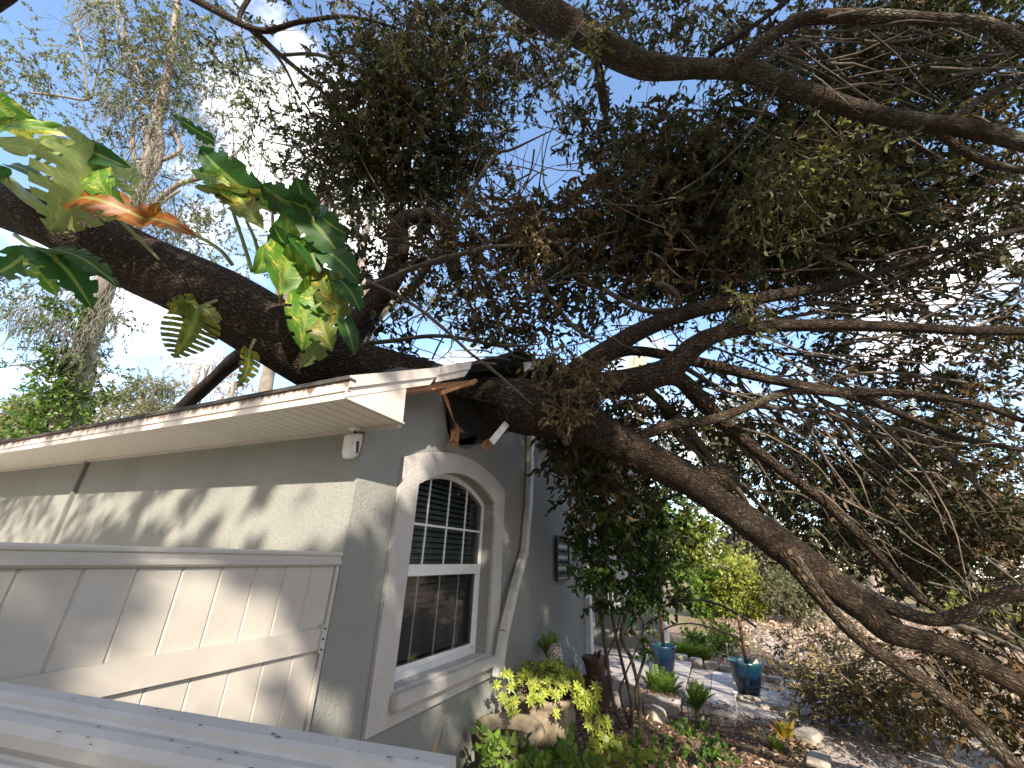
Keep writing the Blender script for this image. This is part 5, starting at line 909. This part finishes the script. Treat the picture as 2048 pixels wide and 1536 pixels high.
# ------------------------------------------------------------------ urn, planter, terracotta
ux, uy = .37, 2.22; uz = .24
urn = thing('urn', 'weathered concrete pedestal urn overflowing with yellow green succulents', 'urn', loc=(ux, uy, uz))
prof = [(.001, 0), (.15, 0), (.15, .04), (.12, .07), (.075, .10), (.06, .14), (.075, .17), (.14, .20), (.20, .26), (.235, .34), (.24, .40), (.22, .45), (.235, .48), (.255, .50), (.255, .53), (.22, .53), (.2, .49), (.001, .49)]
m_ = MB().lathe((ux, uy, uz), prof[:-2], 56, 14, .03); m_.build('bowl', CONC, urn, True); MB().lathe((ux, uy, uz), [(.001, .5), (.12, .505), (.21, .495)], 24).build('soil', SOIL, urn)
sx_, sy_ = .30, 1.62; sz_ = .14
tub = thing('planter', 'round stone planter with rolled rim and scroll handle at the wall base', 'planter', loc=(sx_, sy_, sz_))
MB().lathe((sx_, sy_, sz_), [(.001, 0), (.13, 0), (.15, .05), (.19, .25), (.215, .42), (.20, .45), (.215, .48), (.25, .50), (.265, .53), (.255, .56), (.225, .565), (.205, .54), (.19, .47), (.001, .47)], 48).build('bowl', CONC, tub, True)
c_ = np.array([sx_, sy_, sz_+.52]); hd = nrm((CAM-c_)*np.array([1, 1, 0])); hs_ = np.cross(hd, [0, 0, 1])
MB().tube([c_+hd*(.25+.03*math.cos(a))+hs_*(-.16+.10*math.sin(a)*.2+.05*math.cos(a*.5)) + np.array([0, 0, .045*math.sin(a)]) for a in np.linspace(0, 5.5, 14)], np.linspace(.03, .018, 14), 8).build('handle', CONC, tub, True)
MB().lathe((sx_, sy_, sz_), [(.001, .475), (.195, .472)], 20).build('soil', SOIL, tub)
def rosettes(parent, cs, mat, ll, lw, per=14, name='foliage', label=None, upb=.5, seed=0):
    B = []; D = []; T = []
    r = np.random.default_rng(seed)
    for (c, n_) in cs:
        c = np.array(c); n_ = np.array(n_, float)
        for k in range(per):
            a_ = k*2.399; e = .25+.75*k/per; h1 = nrm(np.cross(n_, [.3, .2, .9])); h2 = np.cross(n_, h1)
            B.append(c); D.append((h1*math.cos(a_)+h2*math.sin(a_))*e + n_*(1-e)*1.2*upb + n_*.2*upb); T.append(.5+.35*(1-e)+r.normal(0, .12))
    n = len(B); V, F, tt = leaves(np.array(B), np.array(D), ll*r.uniform(.7, 1.15, n), lw*r.uniform(.8, 1.15, n), np.clip(T, 0, 1), True, nrmv=np.repeat(np.array([nrm(q[1]) for q in cs]), per, 0) + r.normal(0, .1, (n, 3)))
    return mk(name, V, F, mat, parent, tint=tt, label=label)
suc = thing('succulent_plant', 'yellow green stonecrop spilling over the urn rim', 'plant', loc=(ux, uy, uz+.5))
cs = []
for k in range(135):
    a_ = random.uniform(0, 2*PI); q = random.uniform(0, 1)**.6; r = .36*q; zz = .69-.14*q**2+random.uniform(-.04, .07); zz -= (random.uniform(0, .14) if q > .85 else 0)
    out = nrm([math.cos(a_)*q, math.sin(a_)*q, .8-.5*q]); out = nrm(out+nrm(CAM-np.array([ux, uy, uz]))*.9); cs.append(((ux+r*math.cos(a_), uy+r*math.sin(a_), uz+zz), out))
rosettes(suc, cs, LEAF_SUC, .050, .016, 11, seed=3, upb=.3)
mb = MB()
for (c, n_) in cs[::3]: mb.tube([(ux+(c[0]-ux)*.4, uy+(c[1]-uy)*.4, uz+.5), ((ux+c[0])/2, (uy+c[1])/2, max(uz+.56, c[2]-.02)), c], .005, 5)
mb.build('stems', TWIG, suc, True)
s2 = thing('succulent_plant', 'trailing yellow green stonecrop hanging down right of the urn to the bed', 'plant', loc=(ux+.3, uy+.1, .3))
cs = []
for k in range(56):
    t_ = random.random(); p = U(1165+80*t_+random.uniform(-24, 24), 1380+155*t_+random.uniform(-20, 20), 2.95+.1*t_); cs.append((p, nrm(nrm(CAM-p)+np.array([0, 0, .5])+np.array(rdir(1)[0])*.4)))
for k in range(10): p = U(1010+random.uniform(-22, 28), 1350+random.uniform(-30, 90), 3.05); cs.append((p, nrm(CAM-p)))
rosettes(s2, cs, LEAF_SUC, .05, .017, 11, seed=4, upb=.3)
# patterned globe and small wispy plant on the wall side of the urn
gp = OP(1110, 1312, 0, .33)
def crackmat():
    m, t, p, o = newmat('mosaic globe'); c = t.nodes.new('ShaderNodeTexCoord'); v = t.nodes.new('ShaderNodeTexVoronoi'); v.feature = 'DISTANCE_TO_EDGE'; v.inputs['Scale'].default_value = 28; t.links.new(c.outputs['Object'], v.inputs[0])
    t.links.new(ramp(t, [(.04, (.10, .06, .04)), (.12, (.50, .44, .38))], v.outputs['Distance']), p.inputs['Base Color']); p.inputs['Roughness'].default_value = .6; bump(t, p, v.outputs['Distance'], .5, .01); return m
gl = MB().lathe((0, 0, 0), [(.001, -.10)]+[(.075*math.cos(a), .105*math.sin(a)) for a in np.linspace(-1.3, 1.45, 14)]+[(.001, .106)], 28); o = mk('garden_ornament', gl.v, gl.f, crackmat(), None, True); o.location = tuple(gp); tag(o, 'egg shaped mosaic ornament standing behind the urn succulents', 'ornament')
MB().tube([(gp[0], gp[1], gp[2]-.09), (gp[0], gp[1], .25)], .02, 8).build('stake', RUST, None).parent = o
bpy.data.objects['stake'].parent = o if False else bpy.data.objects['stake'].parent
for ob in list(o.children): ob.location = (-gp[0], -gp[1], -gp[2])
def strands(name, base, n, L_, spread, mat, label, cat, w_=.012, seed=0, par=None, lean=(0, 0, 0)):
    """arching blades from one base point"""
    r = np.random.default_rng(seed); V = []; F = []; T = []
    t = par or thing(name, label, cat, loc=tuple(base))
    for k in range(n):
        a_ = r.uniform(0, 2*PI); l = L_*r.uniform(.6, 1.1); out = np.array([math.cos(a_), math.sin(a_), 0])*spread*r.uniform(.3, 1)+np.array(lean); b0 = np.array(base)+r.normal(0, .02, 3)*(1, 1, 0); sdw = np.array([-math.sin(a_), math.cos(a_), 0]); tv = r.uniform(0, 1)
        for s in np.linspace(0, 1, 6):
            c = b0 + out*l*s + np.array([0, 0, l*(s*1.1-.55*spread*s*s)]); ww = w_*(1-s**2)*.5+.0008; b = len(V); V += [c-sdw*ww, c+sdw*ww]; T += [tv, tv]
            if s > 0: F.append([b-2, b-1, b+1, b])
    mk('blades', V, np.array(F), mat, t, tint=T); return t
def fern(base, n, L_, label, mat=LEAF_GRN, seed=0, grp=None, tint=.3, lean=(0, 0, 0)):
    r = np.random.default_rng(seed); t = thing('fern', label, 'fern', grp, tuple(base)); B = []; D = []; NN = []; P = []; R = []; LL = []
    for k in range(n):
        a_ = r.uniform(0, 2*PI); l = L_*r.uniform(.7, 1.1); q = r.uniform(.25, .8); out = np.array([math.cos(a_), math.sin(a_), 0])*q+np.array(lean)
        pts = [np.array(base) + out*l*s + np.array([0, 0, l*(s*1.15-.6*q*s*s)]) for s in np.linspace(0, 1, 16)]; P.append([pts[i] for i in (0, 5, 10, 15)]); R.append([.003, .0025, .002, .001])
        ax = nrm(pts[-1]-pts[0]); sdw = nrm(np.cross(ax, [0, 0, 1]))
        for i in range(2, 16):
            for s in (-1, 1): B.append(pts[i]); D.append(sdw*s + ax*.35); NN.append(np.cross(sdw, ax)); LL.append(l*.17*math.sin(PI*(i/17))**.7+.01)
    n = len(B); V, F, tt = leaves(np.array(B), np.array(D), np.array(LL), np.full(n, .016), np.clip(r.normal(.55+tint, .12, n), 0, 1), True, nrmv=np.array(NN)); mk('fronds', V, F, mat, t, tint=tt)
    v, f = tubes(np.array(P), np.array(R), 4); mk('stalks', v, f, STEM, t); return t
fern(OP(1100, 1320, 0, .12)-np.array([0, 0, .02]), 14, .26, 'wispy feathery fern against the wall above the mosaic ornament', LEAF_YG, 5, tint=-.2)
for k, (x, y, z, L_, lab) in enumerate(((1315, 1398, .12, .36, 'upright fern below the left blue pot'), (1335, 1402, .10, .34, 'fern touching the right side of the upright fern'), (1395, 1425, .06, .32, 'low fern between the two steps and the bed'), (1350, 1290, .25, .42, 'sunlit fern behind the left pot inside the arch'), (1375, 1300, .2, .40, 'sunlit fern behind the upper step, centre of the arch'), (1410, 1312, .1, .36, 'leafy fern right of the arch centre'))):
    fern(OP(x, y, 2, z) if k < 3 else (OP(x, y, 2, z)[0], 8.1, .05), 26, L_, lab, LEAF_GRN if k < 3 else LEAF_YG, 10+k, 'ferns beside the steps', .25 if k < 3 else -.1)
bush('variegated low bush behind the right end of the arch', 1440, 1312, None, 42, 34, 1800, LEAF_YG, .0, .06, .04, 'low plants of the far bed', yc=1285, rd=.4)
bush('small dark green bush in the far bed under the arch', 1400, 1318, None, 36, 26, 1200, LEAF_GRN, .3, .06, .04, 'low plants of the far bed', yc=1294, rd=.35)
def brom(x, y, z, L_, mat, lab, n=22, seed=0, sp_=.9, w_=.05, cat='plant', name='bromeliad'):
    return strands(name, OP(x, y, 2, z), n, L_, sp_, mat, lab, cat, w_, seed)
brom(1572, 1478, .03, .26, LEAF_ORG, 'orange and yellow bromeliad at the edge of the drive', 24, 1)
brom(1556, 1500, .03, .20, LEAF_YG, 'small lime bromeliad in front of the orange one', 16, 2)
bA = OP(1150, 1340, 0, .5); 
strands('agave', (bA[0], bA[1], bA[2]-.12), 8, .2, .5, LEAF_RED, 'dark red spiky plant right of the mosaic ornament', 'plant', .05, 3)
bA = OP(1195, 1350, 0, .35); tp_ = thing('plant_pot', 'stacked terracotta pots behind the urn, left of the small tree stems', 'pot', loc=(bA[0], bA[1], .2))
MB().lathe((bA[0], bA[1], .2), [(.001, 0), (.12, 0), (.17, .28), (.185, .28), (.185, .33), (.16, .33), (.001, .30)], 28).build('body', TERRA, tp_, 'auto'); MB().lathe((bA[0]-.02, bA[1], .5), [(.001, .03), (.10, .03), (.15, .20), (.165, .20), (.165, .24), (.14, .24), (.001, .22)], 28).build('body', TERRA, tp_, 'auto', label='upper nested pot')
bB = bA.copy(); strands('agave', (bB[0], bB[1], .72), 8, .16, .8, LEAF_RED, 'red leaved plant growing in the stacked terracotta pots', 'plant', .04, 13)
strands('agave', OP(862, 1560, 0, .25), 3, .24, .15, LITTER, 'brown pointed blades poking up beside the near rail end', 'plant', .04, 4)
# ground plants at the bottom edge
for k, (x, y, d, rx, ry, n_, mat, tn, lab) in enumerate(((1080, 1560, 2.55, 90, 40, 900, LEAF_GRN, .35, 'lush green leafy plant in front of the planter'), (1200, 1570, 2.7, 80, 36, 600, LEAF_YG, 0, 'yellowing ground plant below the trailing stonecrop'), (1300, 1560, 2.9, 70, 34, 500, LEAF_GRN, .2, 'low green weeds at the bottom edge under the small tree'), (1000, 1530, 2.5, 40, 30, 300, LEAF_GRN, .4, 'small green sprig beside the planter rim'), (1400, 1480, 3.9, 80, 16, 380, LEAF_GRN, .0, 'dull green creeping ground plant in the middle of the bed'))):
    bush(lab, x, y+30, d, rx, ry, n_, mat, tn, .06, .042, 'low plants along the bed', yc=y, rd=.2, stems=6)
# ------------------------------------------------------------------ multi-stem small tree
st_ = thing('small_tree', 'slender multi stemmed evergreen by the far wall with glossy dark leaves', 'tree', loc=tuple(U(1265, 1470, 4.5)))
for k, pp in enumerate([[(1255, 1470, 4.4, 13), (1228, 1410, 4.4, 12), (1215, 1330, 4.4, 11), (1205, 1250, 4.4, 10), (1190, 1180, 4.4, 9), (1180, 1100, 4.4, 6)], [(1262, 1472, 4.4, 11), (1262, 1400, 4.4, 10), (1245, 1330, 4.4, 10), (1225, 1240, 4.4, 9), (1215, 1150, 4.4, 8), (1200, 1060, 4.4, 5)], [(1275, 1475, 4.5, 12), (1280, 1400, 4.5, 11), (1262, 1320, 4.5, 10), (1240, 1270, 4.5, 10), (1255, 1200, 4.5, 8), (1262, 1100, 4.5, 5)], [(1285, 1470, 4.5, 11), (1272, 1380, 4.5, 10), (1290, 1300, 4.5, 9), (1262, 1250, 4.5, 8), (1300, 1200, 4.5, 8), (1330, 1130, 4.5, 5)], [(1215, 1310, 4.4, 6), (1235, 1260, 4.4, 6), (1250, 1180, 4.4, 5)], [(1250, 1270, 4.5, 7), (1285, 1215, 4.5, 7), (1310, 1180, 4.5, 5)], [(1265, 1465, 4.45, 8), (1240, 1390, 4.4, 6), (1250, 1350, 4.4, 5), (1285, 1260, 4.5, 5), (1270, 1220, 4.5, 4)]]):
    a, b = px2(pp); limb3('trunk' if k < 4 else 'limb', a, b, BARKG, st_, 8, .08, 6, 300+k)
foliage(st_, [(1200, 1045, 4.4, 62, 70, .4, 1500, -.05), (1190, 1130, 4.4, 50, 50, .35, 700, 0), (1260, 1010, 4.5, 60, 50, .4, 800, -.1), (1300, 1080, 4.5, 74, 60, .45, 1700, -.1), (1320, 1150, 4.6, 70, 50, .45, 1700, -.05), (1240, 1080, 4.5, 60, 60, .4, 900, -.1), (1270, 1175, 4.5, 50, 40, .35, 600, -.1), (1180, 990, 4.4, 44, 36, .3, 450, -.1), (1350, 1010, 4.6, 60, 50, .4, 800, 0), (1290, 1275, 4.5, 22, 26, .15, 120, 0), (1215, 1200, 4.4, 34, 24, .2, 160, -.1), (1150, 1080, 4.4, 18, 40, .2, 110, -.05)], LEAF_GRN, BARKG, .055, .034, 11, .16, True, .1, 'crown', 'dark glossy leaves with gaps', cluster=.55)
foliage(st_, [(1385, 1075, 4.7, 50, 50, .3, 1700, -.1), (1345, 1050, 4.7, 40, 30, .25, 600, -.1)], LEAF_YG, BARKG, .05, .034, 11, .16, True, .1, 'crown', 'bright yellow green side of the crown')
# green hose bottle on the entry wall, brush pile, litter
gb = OP(1261, 1250, 1, 7.1); gt = thing('bottle', 'small bright green bottle hanging by the entry behind the stems', 'bottle', loc=tuple(gb)); MB().lathe(tuple(gb), [(.001, -.10), (.05, -.09), (.055, .02), (.03, .07), (.03, .12), (.001, .12)], 16).build('body', GREENP, gt, True)
bp = thing('brush_pile', 'heap of cut oak branches with drying leaves lying on the drive edge', 'brush pile', loc=tuple(OP(1750, 1450, 2, .0)))
tangle(70, 1600, 1900, 1330, 1440, -30, 60, 90, 240, 4.6, 5.6, 2, 5, 51, bp, TWIG, 'sticks')
foliage(bp, [(1680, 1365, 5.2, 90, 40, .5, 1000, .35), (1780, 1395, 4.9, 90, 30, .5, 1000, .42), (1640, 1405, 5.2, 60, 18, .4, 360, .1), (1740, 1415, 4.9, 90, 14, .3, 350, .2), (1600, 1340, 6.0, 40, 26, .4, 220, -.2), (1620, 1290, 7.0, 80, 30, .6, 260, .0), (1720, 1300, 6.5, 70, 34, .6, 300, .05)], LEAF_BRN, TWIG, .075, .03, 10, .28, True, .15, 'foliage', 'olive and tan drying leaves, tints raised as if sunlit')  # leaf tints lightened to stand in for yellow sunlight on the pile
n = 26000
X_ = np.concatenate([rng.uniform(.1, 2.5, 7000), rng.uniform(2.4, 8, 9000), rng.uniform(-2, 14, 10000)]); Y_ = np.concatenate([rng.uniform(.5, 5.5, 7000), rng.uniform(3, 9, 9000), rng.uniform(8, 22, 10000)])
Zb = np.array([bedz(x, y) + .01 if (x < 2.3 and y < 4.9) else (.045 if x > 2.3 or y < 7.6 else .03) for x, y in zip(X_, Y_)]); msk = ~((X_ < .65) & (Y_ > 4.8))
Zb = np.where((X_ > .62) & (X_ < 1.17) & (Y_ > 5) & (Y_ < 7.5), .21, np.where((X_ >= 1.17) & (X_ < 1.81) & (Y_ > 5.2) & (Y_ < 7.5), .12, Zb))
B = np.stack([X_, Y_, Zb + rng.random(n)*.012], 1)[msk]; m_ = len(B); D = rdir(m_)*np.array([1, 1, .25]); s_ = 1 + (B[:, 1] > 8)*.6
V, F, tt = leaves(B, D, rng.uniform(.03, .07, m_)*s_, rng.uniform(.015, .03, m_)*s_, np.clip(rng.normal(.5, .28, m_), 0, 1), True, nrmv=np.array([0, 0, 1.])+rng.normal(0, .45, (m_, 3)))
tag(mk('leaf_litter', V, F, LITTER, None, tint=tt), 'fallen dry leaves strewn over the bed, drive and lawn', 'leaf litter', kind='stuff')
B = np.stack([rng.uniform(1.5, 14, 12000), rng.uniform(8.5, 24, 12000), rng.uniform(.02, .14, 12000)], 1); V, F, tt = leaves(B, rdir(12000)*np.array([1, 1, .4]), rng.uniform(.06, .18, 12000), rng.uniform(.03, .07, 12000), np.clip(rng.normal(.85, .2, 12000), 0, 1)); tag(mk('branch_litter', V, F, DRIED, None, tint=tt), 'pinkish dried brush and torn leaves covering the sunlit lawn', 'debris', kind='stuff')
print('verts', sum(len(m.vertices) for m in bpy.data.meshes), 'objects', len(bpy.data.objects))
